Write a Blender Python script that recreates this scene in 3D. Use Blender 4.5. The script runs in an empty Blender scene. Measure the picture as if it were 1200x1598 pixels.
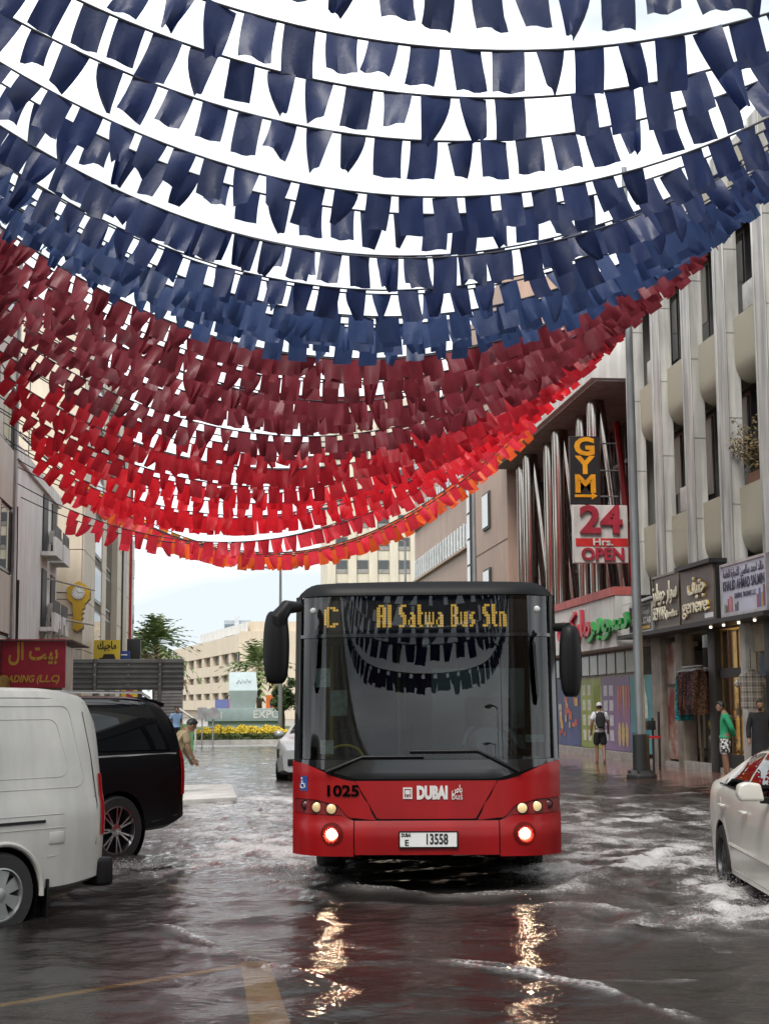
import bpy, bmesh, math, random
import numpy as np
from mathutils import Vector, Matrix, Euler
R = math.radians
rnd = random.Random(7)
scene = bpy.context.scene
COL = scene.collection

# ------------------------------------------------------------------ camera
CAM_H = 1.72
FOC, PITCH, YAW, ROLL = 2300.0, math.atan2(301, 2300.0), math.atan2(250, math.hypot(2300.0, 301)), R(-0.4)
cam_rot = (Matrix.Rotation(-YAW, 3, 'Z') @ Matrix.Rotation(math.pi/2 + PITCH, 3, 'X') @ Matrix.Rotation(ROLL, 3, 'Z'))
cam = bpy.data.cameras.new('camera'); cam_o = bpy.data.objects.new('camera', cam); COL.objects.link(cam_o)
cam_o.matrix_world = Matrix.Translation((0, 0, CAM_H)) @ cam_rot.to_4x4()
cam.sensor_fit = 'VERTICAL'; cam.sensor_height = 24.0; cam.lens = FOC/1598*24.0
cam.clip_start = 0.1; cam.clip_end = 3000
scene.camera = cam_o

# ------------------------------------------------------------------ sky: bright overcast
SUN_EL, SUN_AZ = R(52), R(205)
world = bpy.data.worlds.new('World'); scene.world = world; world.use_nodes = True
nt = world.node_tree; nt.nodes.clear()
def wn(t, **k):
    n = nt.nodes.new(t)
    for a, v in k.items(): setattr(n, a, v)
    return n
out = wn('ShaderNodeOutputWorld'); bg = wn('ShaderNodeBackground'); bg.inputs[1].default_value = 0.1
sky = wn('ShaderNodeTexSky'); sky.sky_type = 'NISHITA'; sky.sun_disc = False
sky.sun_elevation = SUN_EL; sky.sun_rotation = SUN_AZ
tc = wn('ShaderNodeTexCoord'); mp = wn('ShaderNodeMapping'); mp.inputs['Scale'].default_value = (1, 1, 3.2)
no = wn('ShaderNodeTexNoise'); no.inputs['Scale'].default_value = 2.1; no.inputs['Detail'].default_value = 6; no.inputs['Roughness'].default_value = .52
rp = wn('ShaderNodeValToRGB')
rp.color_ramp.elements[0].position = .40; rp.color_ramp.elements[0].color = (3.5, 3.85, 4.1, 1)
rp.color_ramp.elements[1].position = .66; rp.color_ramp.elements[1].color = (8.6, 8.8, 8.9, 1)
mx = wn('ShaderNodeMix', data_type='RGBA'); mx.inputs[0].default_value = .97
L = nt.links.new
L(tc.outputs['Generated'], mp.inputs[0]); L(mp.outputs[0], no.inputs['Vector']); L(no.outputs[0], rp.inputs[0])
L(sky.outputs[0], mx.inputs[6]); L(rp.outputs[0], mx.inputs[7]); L(mx.outputs[2], bg.inputs[0]); L(bg.outputs[0], out.inputs[0])
sun = bpy.data.lights.new('sun', 'SUN'); sun.energy = 1.5; sun.angle = R(24); sun.color = (1, .96, .9)
sun_o = bpy.data.objects.new('sun', sun); COL.objects.link(sun_o)
sd = Vector((math.sin(SUN_AZ)*math.cos(SUN_EL), math.cos(SUN_AZ)*math.cos(SUN_EL), math.sin(SUN_EL)))
sun_o.rotation_euler = sd.to_track_quat('Z', 'Y').to_euler()
vs = scene.view_settings; vs.view_transform = 'Standard'; vs.look = 'None'; vs.exposure = 1.3; vs.gamma = 1.0
try: vs.use_curve_mapping = False
except Exception: pass
scene.cycles.use_denoising = True
scene.cycles.max_bounces = 7; scene.cycles.transparent_max_bounces = 12
scene.cycles.caustics_reflective = False; scene.cycles.caustics_refractive = False
scene.cycles.sample_clamp_indirect = 6.0

# ------------------------------------------------------------------ placing: photo pixel -> place in the street
def _ray(px, py): return cam_rot @ Vector((px-600, -(py-799), -FOC))
_C = Vector((0, 0, CAM_H))
def on_ground(px, py, z=0.0): d = _ray(px, py); return _C + d*((z-CAM_H)/d.z)
def at_depth(px, py, y): d = _ray(px, py); return _C + d*(y/d.y)
def on_wall(px, py, x): d = _ray(px, py); return _C + d*(x/d.x)

# ------------------------------------------------------------------ materials
MATS = {}
def mat(name, col=(.5,.5,.5), rough=.6, metal=0.0, var=.18, scale=3.0, bump=.0, bscale=30.0, spec=.5, emit=0.0,
        col2=None, streak=0.0, coat=0.0, alpha=1.0, rnd_obj=0.0, transl=0.0, stretch=(1,1,1), detail=5, lo=.3, hi=.7):
    if name in MATS: return MATS[name]
    m = bpy.data.materials.new(name); m.use_nodes = True; t = m.node_tree; n = t.nodes; l = t.links.new
    p = n['Principled BSDF']
    p.inputs['Roughness'].default_value = rough; p.inputs['Metallic'].default_value = metal
    p.inputs['Specular IOR Level'].default_value = spec; p.inputs['Coat Weight'].default_value = coat
    p.inputs['Coat Roughness'].default_value = .04
    c2 = col2 if col2 else tuple(max(0, c*(1-var*2)) for c in col)
    geo = n.new('ShaderNodeNewGeometry'); mpn = n.new('ShaderNodeMapping'); mpn.inputs['Scale'].default_value = stretch
    l(geo.outputs['Position'], mpn.inputs[0])
    nz = n.new('ShaderNodeTexNoise'); nz.inputs['Scale'].default_value = scale; nz.inputs['Detail'].default_value = detail
    l(mpn.outputs[0], nz.inputs['Vector'])
    rmp = n.new('ShaderNodeValToRGB'); rmp.color_ramp.elements[0].position = lo; rmp.color_ramp.elements[1].position = hi
    rmp.color_ramp.elements[0].color = (*c2, 1); rmp.color_ramp.elements[1].color = (*col, 1)
    l(nz.outputs[0], rmp.inputs[0]); cur = rmp.outputs[0]
    if streak > 0:      # rain streaks and grime running down
        mp2 = n.new('ShaderNodeMapping'); mp2.inputs['Scale'].default_value = (3.0, 3.0, .25); l(geo.outputs['Position'], mp2.inputs[0])
        n2 = n.new('ShaderNodeTexNoise'); n2.inputs['Scale'].default_value = 1.6; n2.inputs['Detail'].default_value = 6; l(mp2.outputs[0], n2.inputs['Vector'])
        r2 = n.new('ShaderNodeValToRGB'); r2.color_ramp.elements[0].position = .42; r2.color_ramp.elements[1].position = .62
        r2.color_ramp.elements[0].color = (0,0,0,1); l(n2.outputs[0], r2.inputs[0])
        mm = n.new('ShaderNodeMix'); mm.data_type = 'RGBA'; mm.blend_type = 'MULTIPLY'; mm.inputs[0].default_value = streak
        l(cur, mm.inputs[6]); l(r2.outputs[0], mm.inputs[7]); cur = mm.outputs[2]
    if rnd_obj > 0:
        oi = n.new('ShaderNodeObjectInfo'); hs = n.new('ShaderNodeHueSaturation'); mr = n.new('ShaderNodeMapRange')
        mr.inputs[3].default_value = 1-rnd_obj; mr.inputs[4].default_value = 1+rnd_obj
        l(oi.outputs['Random'], mr.inputs[0]); l(mr.outputs[0], hs.inputs['Value']); l(cur, hs.inputs['Color']); cur = hs.outputs[0]
    l(cur, p.inputs['Base Color'])
    if emit > 0: l(cur, p.inputs['Emission Color']); p.inputs['Emission Strength'].default_value = emit
    if bump > 0:
        nb = n.new('ShaderNodeTexNoise'); nb.inputs['Scale'].default_value = bscale; nb.inputs['Detail'].default_value = 4
        l(geo.outputs['Position'], nb.inputs['Vector'])
        b = n.new('ShaderNodeBump'); b.inputs['Strength'].default_value = bump; b.inputs['Distance'].default_value = .02
        l(nb.outputs[0], b.inputs['Height']); l(b.outputs[0], p.inputs['Normal'])
    if transl > 0:
        tr = n.new('ShaderNodeBsdfTranslucent'); l(cur, tr.inputs[0]); ms = n.new('ShaderNodeMixShader'); ms.inputs[0].default_value = transl
        l(p.outputs[0], ms.inputs[1]); l(tr.outputs[0], ms.inputs[2]); l(ms.outputs[0], n['Material Output'].inputs[0])
    MATS[name] = m
    return m
def glass(name, tint=(.5,.55,.55), fmin=.06, fmax=1.0, rough=.0, thru=1.0, body=(.01,.012,.012)):
    """thin sheet glass: see-through with a tint, mirror-like by angle"""
    if name in MATS: return MATS[name]
    m = bpy.data.materials.new(name); m.use_nodes = True; t = m.node_tree; n = t.nodes; l = t.links.new
    n.remove(n['Principled BSDF'])
    tr = n.new('ShaderNodeBsdfTransparent'); tr.inputs[0].default_value = (*tint, 1)
    df = n.new('ShaderNodeBsdfDiffuse'); df.inputs[0].default_value = (*body, 1)
    m0 = n.new('ShaderNodeMixShader'); m0.inputs[0].default_value = thru; l(df.outputs[0], m0.inputs[1]); l(tr.outputs[0], m0.inputs[2])
    gl = n.new('ShaderNodeBsdfGlossy'); gl.inputs['Roughness'].default_value = rough
    fr = n.new('ShaderNodeFresnel'); fr.inputs[0].default_value = 1.5
    mr = n.new('ShaderNodeMapRange'); mr.inputs[1].default_value = .04; mr.inputs[2].default_value = 1; mr.inputs[3].default_value = fmin; mr.inputs[4].default_value = fmax
    l(fr.outputs[0], mr.inputs[0])
    ms = n.new('ShaderNodeMixShader'); l(mr.outputs[0], ms.inputs[0]); l(m0.outputs[0], ms.inputs[1]); l(gl.outputs[0], ms.inputs[2])
    l(ms.outputs[0], n['Material Output'].inputs[0]); MATS[name] = m
    return m

# ------------------------------------------------------------------ mesh building
class MB:
    def __init__(s): s.v = []; s.f = []
    def add(s, vs, fs):
        o = len(s.v); s.v += [tuple(v) for v in vs]; s.f += [tuple(i+o for i in f) for f in fs]; return s
    def box(s, c, d, rz=0.0, rot=None):
        x, y, z = d[0]/2, d[1]/2, d[2]/2
        P = [Vector((a*x, b*y, e*z)) for e in (-1, 1) for b in (-1, 1) for a in (-1, 1)]
        M = rot if rot is not None else Matrix.Rotation(rz, 3, 'Z'); c = Vector(c)
        return s.add([M @ p + c for p in P], [(0,2,3,1),(4,5,7,6),(0,1,5,4),(2,6,7,3),(0,4,6,2),(1,3,7,5)])
    def span(s, a, b):   # box from corner a to corner b
        return s.box([(a[i]+b[i])/2 for i in range(3)], [abs(b[i]-a[i]) for i in range(3)])
    def tube(s, pts, r, n=8, caps=True):
        pts = [Vector(p) for p in pts]; rs = r if isinstance(r, (list, tuple)) else [r]*len(pts); rings = []; o = len(s.v); up = None
        for i, p in enumerate(pts):
            t = (pts[min(i+1, len(pts)-1)]-pts[max(i-1, 0)]).normalized()
            if up is None: up = Vector((0,0,1)) if abs(t.z) < .9 else Vector((1,0,0))
            a = t.cross(up).normalized(); b = a.cross(t).normalized(); up = b
            for k in range(n):
                q = 2*math.pi*k/n; s.v.append(tuple(p + (a*math.cos(q)+b*math.sin(q))*rs[i]))
        for i in range(len(pts)-1):
            for k in range(n):
                k2 = (k+1) % n; s.f.append((o+i*n+k, o+i*n+k2, o+(i+1)*n+k2, o+(i+1)*n+k))
        if caps:
            s.f.append(tuple(o+k for k in range(n))[::-1]); s.f.append(tuple(o+(len(pts)-1)*n+k for k in range(n)))
        return s
    def prism(s, poly, axis, a, b):
        """poly: 2D outline; extruded along axis ('x','y','z') from a to b"""
        def P(u, w, t): return {'x': (t, u, w), 'y': (u, t, w), 'z': (u, w, t)}[axis]
        n = len(poly); V = [P(u, w, a) for u, w in poly] + [P(u, w, b) for u, w in poly]
        F = [tuple(range(n)), tuple(range(2*n-1, n-1, -1))] + [(i, i+n, (i+1) % n+n, (i+1) % n) for i in range(n)]
        return s.add(V, F)
    def lathe(s, prof, c, axis='z', n=20, close=False):
        """prof: (radius, height) list turned about an axis through c"""
        V = []; m = len(prof)
        for r, h in prof:
            for k in range(n):
                q = 2*math.pi*k/n; a, b = r*math.cos(q), r*math.sin(q)
                V.append({'z': (c[0]+a, c[1]+b, c[2]+h), 'y': (c[0]+a, c[1]+h, c[2]+b), 'x': (c[0]+h, c[1]+a, c[2]+b)}[axis])
        F = [(i*n+k, i*n+(k+1) % n, (i+1)*n+(k+1) % n, (i+1)*n+k) for i in range(m-1) for k in range(n)]
        if close: F += [tuple(range(n))[::-1], tuple((m-1)*n+k for k in range(n))]
        return s.add(V, F)
    def grid(s, fn, nu, nv):
        V = [fn(i/nu, j/nv) for j in range(nv+1) for i in range(nu+1)]
        return s.add(V, [(j*(nu+1)+i, j*(nu+1)+i+1, (j+1)*(nu+1)+i+1, (j+1)*(nu+1)+i) for j in range(nv) for i in range(nu)])
    def blob(s, c, r, n=10, m=7, jit=0.0, rg=None):
        rr = r if isinstance(r, (tuple, list)) else (r, r, r); g = rg or rnd; V = []
        for j in range(m+1):
            th = math.pi*j/m
            for i in range(n):
                q = 2*math.pi*i/n; k = 1+jit*(g.random()-.5)
                V.append((c[0]+rr[0]*math.sin(th)*math.cos(q)*k, c[1]+rr[1]*math.sin(th)*math.sin(q)*k, c[2]+rr[2]*math.cos(th)*k))
        return s.add(V, [(j*n+i, (j+1)*n+i, (j+1)*n+(i+1) % n, j*n+(i+1) % n) for j in range(m) for i in range(n)])
    def mesh(s, name, m=None, smooth=False, bevel=0.0, seg=2, solid=0.0):
        me = bpy.data.meshes.new(name); me.from_pydata(s.v, [], s.f); me.update()
        bm = bmesh.new(); bm.from_mesh(me)
        if smooth or bevel or solid: bmesh.ops.remove_doubles(bm, verts=bm.verts, dist=1e-5)
        if solid: bmesh.ops.solidify(bm, geom=bm.faces[:], thickness=solid)
        bmesh.ops.recalc_face_normals(bm, faces=bm.faces[:])
        if bevel:
            es = [e for e in bm.edges if len(e.link_faces) == 2 and e.calc_face_angle(0) > .5]
            bmesh.ops.bevel(bm, geom=es, offset=bevel, segments=seg, affect='EDGES', profile=.6)
        if smooth or bevel:
            for f in bm.faces: f.smooth = True
        bm.to_mesh(me); bm.free()
        if smooth or bevel:
            try: me.set_sharp_from_angle(angle=R(38))
            except Exception: pass
        if m: me.materials.append(m)
        return me
    def build(s, name, m, parent=None, smooth=False, bevel=0.0, seg=2, solid=0.0):
        return link(name, s.mesh(name, m, smooth, bevel, seg, solid), parent)
def link(name, me, parent=None):
    o = bpy.data.objects.new(name, me); COL.objects.link(o)
    if parent is not None: o.parent = parent
    return o
def tag(o, label, cat, group=None):
    o['label'] = label; o['category'] = cat
    if group: o['group'] = group
    return o
def thing(name, label, cat, loc=(0,0,0), rz=0.0, group=None):
    o = bpy.data.objects.new(name, None); COL.objects.link(o); o.empty_display_size = .2
    o.location = loc; o.rotation_euler = (0, 0, rz)
    return tag(o, label, cat, group)
def struct(o): o['kind'] = 'structure'; return o
def box_part(name, m, parent, a, b, bevel=0.0): return MB().span(a, b).build(name, m, parent, bevel=bevel)

# ------------------------------------------------------------------ lettering (built-in font; Arabic letters joined by their presentation forms)
AR = {'ا':(0xFE8D,2),'أ':(0xFE83,2),'ب':(0xFE8F,4),'ت':(0xFE95,4),'ة':(0xFE93,2),'ج':(0xFE9D,4),'ح':(0xFEA1,4),'خ':(0xFEA5,4),'د':(0xFEA9,2),'ذ':(0xFEAB,2),
      'ر':(0xFEAD,2),'ز':(0xFEAF,2),'س':(0xFEB1,4),'ص':(0xFEB9,4),'ع':(0xFEC9,4),'ف':(0xFED1,4),'ق':(0xFED5,4),'ك':(0xFED9,4),'ل':(0xFEDD,4),'م':(0xFEE1,4),
      'ن':(0xFEE5,4),'ه':(0xFEE9,4),'و':(0xFEED,2),'ى':(0xFEEF,2),'ي':(0xFEF1,4)}
def shape_ar(t):
    o = []
    for w in t.split(' '):
        q = ''
        for i, c in enumerate(w):
            if c not in AR: q += c; continue
            base, k = AR[c]; prv = i > 0 and w[i-1] in AR and AR[w[i-1]][1] == 4; nxt = i < len(w)-1 and k == 4 and w[i+1] in AR
            q += chr(base + ((3 if nxt else 1) if prv else (2 if nxt else 0)))
        o.append(q[::-1])
    return ' '.join(reversed(o))
def text_mesh(body, size, m, extrude=.002, bold=0.0, align='CENTER', sx=1.0, shear=0.0, name='lettering', font_ar=False):
    cu = bpy.data.curves.new('txt', 'FONT'); cu.body = shape_ar(body) if font_ar else body; cu.size = size; cu.extrude = extrude; cu.offset = bold
    cu.align_x = align; cu.align_y = 'CENTER'; cu.shear = shear; cu.resolution_u = 3
    o = bpy.data.objects.new('txt', cu); COL.objects.link(o)
    dg = bpy.context.evaluated_depsgraph_get(); me = bpy.data.meshes.new_from_object(o.evaluated_get(dg))
    bpy.data.objects.remove(o); bpy.data.curves.remove(cu)
    me.transform(Matrix.Diagonal((sx, 1, 1, 1))); me.materials.clear(); me.materials.append(m); me.name = name
    return me
# frames for flat lettering: text x -> right, y -> up, z -> towards the viewer
FACE_STREET_R = Matrix(((0,0,-1),(-1,0,0),(0,1,0))).to_4x4()      # on a wall at the right of the street, read from the street
FACE_CAM = Matrix(((1,0,0),(0,0,-1),(0,1,0))).to_4x4()            # facing back down the street (-Y)
def put_text(parent, body, size, m, loc, frame=FACE_CAM, width=None, **k):
    me = text_mesh(body, size, m, **k)
    if width:
        xs = [v.co.x for v in me.vertices]; w = max(xs)-min(xs) if xs else 1
        me.transform(Matrix.Diagonal((width/w, 1, 1, 1)))
    me.transform(frame); o = link(me.name, me, parent); o.location = loc
    return o
# ------------------------------------------------------------------ ground, road, flood water
def vnoise(x, y, seed=0):
    """smooth lattice noise in -1..1 at arrays x, y"""
    g = np.random.RandomState(seed).rand(256, 256)*2-1
    xi = np.floor(x).astype(int); yi = np.floor(y).astype(int); fx = x-xi; fy = y-yi
    fx = fx*fx*(3-2*fx); fy = fy*fy*(3-2*fy)
    a = g[xi % 256, yi % 256]; b = g[(xi+1) % 256, yi % 256]; c = g[xi % 256, (yi+1) % 256]; d = g[(xi+1) % 256, (yi+1) % 256]
    return (a*(1-fx)+b*fx)*(1-fy)+(c*(1-fx)+d*fx)*fy
def fbm(x, y, seed, oct=4, gain=.55):
    t = 0; a = 1; s = 0
    for k in range(oct): t = t+a*vnoise(x*2**k+k*17.3, y*2**k-k*9.1, seed+k); s += a; a *= gain
    return t/s

m_earth = mat('dry_ground', (.30,.27,.22), .9, var=.15, scale=.2)
struct(MB().add([(-1500,-300,-.16),(1500,-300,-.16),(1500,2500,-.16),(-1500,2500,-.16)], [(0,1,2,3)]).build('ground', m_earth))
m_asph = mat('wet_asphalt', (.075,.068,.066), .35, var=.25, scale=2.5, bump=.25, bscale=60)
struct(MB().add([(-60,-40,-.10),(9.0,-40,-.10),(9.0,64,-.10),(-60,64,-.10)], [(0,1,2,3)]).build('road', m_asph))
m_yel = mat('worn_yellow_paint', (.80,.50,.10), .5, var=.2, scale=9, lo=.2, hi=.5)
mk = MB()
a, b = on_ground(398,1500,-.096), on_ground(432,1640,-.096)
mk.add([(a.x-.10,a.y,-.096),(a.x+.10,a.y,-.096),(b.x+.12,b.y,-.096),(b.x-.12,b.y,-.096)], [(0,1,2,3)])
a, b = on_ground(-260,1612,-.096), on_ground(400,1506,-.096)
struct(mk.build('road_marking', m_yel))
mk = MB(); mk.add([(a.x,a.y-.06,-.0955),(b.x-.1,b.y-.06,-.0955),(b.x-.1,b.y+.06,-.0955),(a.x,a.y+.06,-.0955)], [(0,1,2,3)])
struct(mk.build('road_marking', m_yel))

# pavement at the shops: falls slightly towards the kerb, so the flood laps over it
m_pav = mat('wet_pavement', (.24,.11,.085), .12, var=.28, scale=1.3, bump=.12, bscale=14, col2=(.12,.075,.065), spec=.6)
def pav(u, v):
    x = 8.9+u*2.75; y = -30+v*92
    return (x, y, -.012+.075*u + .012*float(vnoise(np.array([x*1.7]), np.array([y*1.1]), 5)[0]))
struct(MB().grid(pav, 14, 300).build('pavement', m_pav, smooth=True))
kerb = MB()
for i in range(92): kerb.span((8.72, -30+i*1.0, -.12), (8.9, -30+i*1.0+.985, -.03))
struct(kerb.build('kerb', mat('kerb_concrete', (.32,.30,.28), .5, bump=.2)))

# roundabout at the end of the street
m_rroad = mat('roundabout_asphalt', (.22,.21,.20), .25, var=.2, scale=.6)
struct(MB().add([(-90,63.6,-.02),(90,63.6,-.02),(90,300,-.02),(-90,300,-.02)], [(0,1,2,3)]).build('roundabout_road', m_rroad))
m_grass = mat('island_grass', (.10,.15,.045), .9, var=.3, scale=3, bump=.4, bscale=40)
MBi = MB().lathe([(0.01,.14),(24,.14),(24.2,.14),(24.25,-.1)], (2, 93.5, 0), n=64); struct(MBi.build('roundabout_island', m_grass))
MBi = MB().lathe([(24.2,-.1),(24.2,.16),(24.5,.16),(24.5,-.1)], (2, 93.5, 0), n=64); struct(MBi.build('island_kerb', mat('pale_kerb', (.62,.60,.56), .6)))
struct(MB().span((-24,61.5,-.1),(-2.2,63.7,.06)).build('median_kerb', mat('pale_kerb')))

# flood water: real waves, bow wave before the bus, wakes, foam and a painted sky sheen
xs = np.concatenate([np.linspace(-60,-13,14)[:-1], np.linspace(-13,9.6,600), np.linspace(9.6,11.62,34)[1:]])
ys = [-40,-25,-12,-4,1,4.5]; y = 5.0; d = .035
while y < 64.3: ys.append(y); d = max(.03, .0042*y); y += d
ys = np.array(ys); Xg, Yg = np.meshgrid(xs, ys)
rs = np.random.RandomState(11); Hh = np.zeros_like(Xg)
wx = Xg+.22*fbm(Xg*.9, Yg*.9, 40, 2); wy = Yg+.22*fbm(Xg*.9, Yg*.9, 50, 2)
for k in range(70):                                    # wind and traffic ripples, mostly running down the street
    lam = .13*(14.0)**rs.rand(); th = rs.normal(math.pi/2, .75); kk = 2*math.pi/lam
    Hh += lam*.0040*rs.rand()*np.sin(kk*(math.cos(th)*wx+math.sin(th)*wy)+rs.rand()*6.28)
foam_sheen = np.zeros_like(Xg)
def crest(pix, amp, w, foam_amt, seed):
    """a wave crest running through ground points seen in the photo"""
    global Hh, foam_sheen
    P = [on_ground(*p) for p in pix]; best = np.full(Xg.shape, 9.0)
    for p, q in zip(P[:-1], P[1:]):
        dx, dy = q.x-p.x, q.y-p.y; t = np.clip(((Xg-p.x)*dx+(Yg-p.y)*dy)/(dx*dx+dy*dy), 0, 1)
        dd = np.hypot(Xg-(p.x+t*dx), Yg-(p.y+t*dy)); best = np.minimum(best, dd)
    best = np.abs(best+.10*fbm(Xg*2.2, Yg*2.2, seed+90, 3))
    br = np.clip(.55+1.0*fbm(Xg*1.6, Yg*1.6, seed, 3), 0, 1)
    Hh += amp*br*np.exp(-(best/w)**2); foam_sheen += foam_amt*br*np.exp(-(best/(w*.8))**2)
def patch(px, py, rx, ry, turb, foam_amt, seed):
    global Hh, foam_sheen
    c = on_ground(px, py); g = np.exp(-((Xg-c.x)/rx)**2-((Yg-c.y)/ry)**2)
    Hh += turb*g*(fbm(Xg*3.6, Yg*3.0, seed, 4)+.5*np.abs(fbm(Xg*9, Yg*7, seed+3, 3))); foam_sheen += 1.2*foam_amt*g*np.clip(.5+1.5*fbm(Xg*3.1, Yg*2.4, seed+7, 4), 0, 1.4)
crest([(330,1305),(470,1352),(560,1392),(700,1402),(850,1398),(930,1372),(1040,1330)], .06, .16, .55, 1)
crest([(380,1360),(520,1408),(700,1420),(900,1412),(1100,1440),(1250,1470)], .035, .14, .35, 2)
crest([(560,1478),(700,1500),(840,1522),(990,1562),(1100,1600)], .032, .045, 1.1, 3)
crest([(430,1556),(560,1572),(740,1582),(900,1610)], .032, .05, 1.1, 4)
crest([(840,1518),(960,1532),(1090,1530)], .02, .045, .9, 5)
crest([(230,1440),(300,1462),(390,1500),(470,1520),(560,1545)], .035, .05, .5, 6)
crest([(120,1392),(230,1366),(330,1350),(460,1362)], .045, .12, .4, 7)
crest([(880,1240),(960,1246),(1080,1238)], .04, .3, .6, 8)
crest([(880,1292),(1000,1280),(1110,1262)], .04, .3, .5, 9)
crest([(880,1215),(1000,1224),(1120,1222),(1200,1236)], .02, .08, .6, 10)
crest([(880,1203),(960,1212),(1010,1216)], .015, .08, .8, 12)
crest([(290,1296),(380,1290),(450,1300)], .06, .25, .5, 13)
patch(1010,1345, 1.7, 3.6, .055, .85, 21); patch(1190,1425, .55, .55, .16, 1.5, 22); patch(1060,1440, 1.2, .8, .05, .55, 23)
patch(400,1320, 1.2, 2.2, .06, .85, 24); patch(455,1358, .45, .45, .10, .8, 25); patch(880,1360, .5, .5, .11, .9, 26)
patch(240,1355, .9, .9, .05, .4, 27); patch(420,1255, 2.4, 6, .05, .55, 28); patch(960,1270, 2.2, 4, .05, .6, 31); patch(1130,1385, .5, .8, .09, .9, 29)
foam_sheen += .34*np.clip((Yg-14.5)/4, 0, 1)*np.clip((60-Yg)/10, 0, 1)*np.clip((9.2-Xg)/1.0, 0, 1)*np.clip(.45+1.1*fbm(Xg*.8, Yg*.45, 77, 4), 0, 1)  # thin foam, spread wide to paint in the sky's sheen on farther water
near = np.clip((Xg+13)/3, 0, 1); edge = np.clip((11.6-Xg)/2.4, .15, 1)
Zg = Hh*near*edge*np.clip(1.15-Yg/90, .3, 1); Zg[:6, :] = 0
nv, nu = Xg.shape
wm = bpy.data.meshes.new('water')
co = np.stack([Xg, Yg, Zg], -1).reshape(-1, 3)
idx = np.arange(nv*nu).reshape(nv, nu)
F = np.stack([idx[:-1,:-1], idx[:-1,1:], idx[1:,1:], idx[1:,:-1]], -1).reshape(-1, 4)
wm.vertices.add(len(co)); wm.vertices.foreach_set('co', co.ravel().astype(np.float32))
wm.loops.add(F.size); wm.loops.foreach_set('vertex_index', F.ravel().astype(np.int32))
wm.polygons.add(len(F)); wm.polygons.foreach_set('loop_start', np.arange(0, F.size, 4, dtype=np.int32)); wm.polygons.foreach_set('loop_total', np.full(len(F), 4, dtype=np.int32))
wm.polygons.foreach_set('use_smooth', np.ones(len(F), dtype=bool)); wm.update(); wm.validate()
at = wm.attributes.new('foam_sheen', 'FLOAT', 'POINT'); at.data.foreach_set('value', np.clip(foam_sheen, 0, 1.15).ravel().astype(np.float32))
m = bpy.data.materials.new('flood_water'); m.use_nodes = True; t = m.node_tree; n = t.nodes; l = t.links.new; n.remove(n['Principled BSDF'])
geo = n.new('ShaderNodeNewGeometry')
def wnoise(scale, det, st=(1,1,1)):
    mpn = n.new('ShaderNodeMapping'); mpn.inputs['Scale'].default_value = st; l(geo.outputs['Position'], mpn.inputs[0])
    z = n.new('ShaderNodeTexNoise'); z.inputs['Scale'].default_value = scale; z.inputs['Detail'].default_value = det; l(mpn.outputs[0], z.inputs['Vector']); return z
nz1 = wnoise(9, 5, (1,1.5,1)); nz2 = wnoise(34, 3, (1,1.6,1))
ad = n.new('ShaderNodeMath'); ad.operation = 'MULTIPLY_ADD'; ad.inputs[1].default_value = .35; l(nz2.outputs[0], ad.inputs[0]); l(nz1.outputs[0], ad.inputs[2])
bp = n.new('ShaderNodeBump'); bp.inputs['Strength'].default_value = .42; bp.inputs['Distance'].default_value = .035; l(ad.outputs[0], bp.inputs['Height'])
murk = n.new('ShaderNodeBsdfDiffuse'); murk.inputs[0].default_value = (.036,.031,.029,1)
tr = n.new('ShaderNodeBsdfTransparent'); tr.inputs[0].default_value = (.62,.58,.52,1)
body = n.new('ShaderNodeMixShader'); body.inputs[0].default_value = .62; l(murk.outputs[0], body.inputs[1]); l(tr.outputs[0], body.inputs[2])
gl = n.new('ShaderNodeBsdfGlossy'); gl.inputs['Roughness'].default_value = .035; l(bp.outputs[0], gl.inputs['Normal'])
fr = n.new('ShaderNodeFresnel'); fr.inputs[0].default_value = 1.34; l(bp.outputs[0], fr.inputs['Normal'])
surf = n.new('ShaderNodeMixShader'); l(fr.outputs[0], surf.inputs[0]); l(body.outputs[0], surf.inputs[1]); l(gl.outputs[0], surf.inputs[2])
fa = n.new('ShaderNodeAttribute'); fa.attribute_name = 'foam_sheen'
mcol = n.new('ShaderNodeMix'); mcol.data_type = 'RGBA'; mcol.inputs[6].default_value = (.036,.031,.029,1); mcol.inputs[7].default_value = (.30,.28,.27,1); l(fa.outputs['Fac'], mcol.inputs[0]); l(mcol.outputs[2], murk.inputs[0])  # paler where aerated; also carries the painted sky sheen
bs_ = n.new('ShaderNodeMath'); bs_.operation = 'MULTIPLY_ADD'; bs_.inputs[1].default_value = .75; bs_.inputs[2].default_value = .27; bs_.use_clamp = True; l(fa.outputs['Fac'], bs_.inputs[0]); l(bs_.outputs[0], bp.inputs['Strength'])
tb_ = n.new('ShaderNodeMath'); tb_.operation = 'MULTIPLY_ADD'; tb_.inputs[1].default_value = -.6; tb_.inputs[2].default_value = .62; tb_.use_clamp = True; l(fa.outputs['Fac'], tb_.inputs[0]); l(tb_.outputs[0], body.inputs[0])
fz = wnoise(34, 8, (1,.7,1)); fz.inputs['Roughness'].default_value = .7
ma = n.new('ShaderNodeMath'); ma.operation = 'MULTIPLY_ADD'; ma.inputs[1].default_value = .42; l(fa.outputs['Fac'], ma.inputs[0]); l(fz.outputs[0], ma.inputs[2])
fr2 = n.new('ShaderNodeValToRGB'); fr2.color_ramp.elements[0].position = .70; fr2.color_ramp.elements[1].position = 1.02
fr2.color_ramp.elements[1].color = (.85,.85,.85,1); l(ma.outputs[0], fr2.inputs[0])
fd = n.new('ShaderNodeBsdfPrincipled'); fd.inputs['Base Color'].default_value = (.55,.54,.53,1); fd.inputs['Roughness'].default_value = .35; l(bp.outputs[0], fd.inputs['Normal'])
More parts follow.
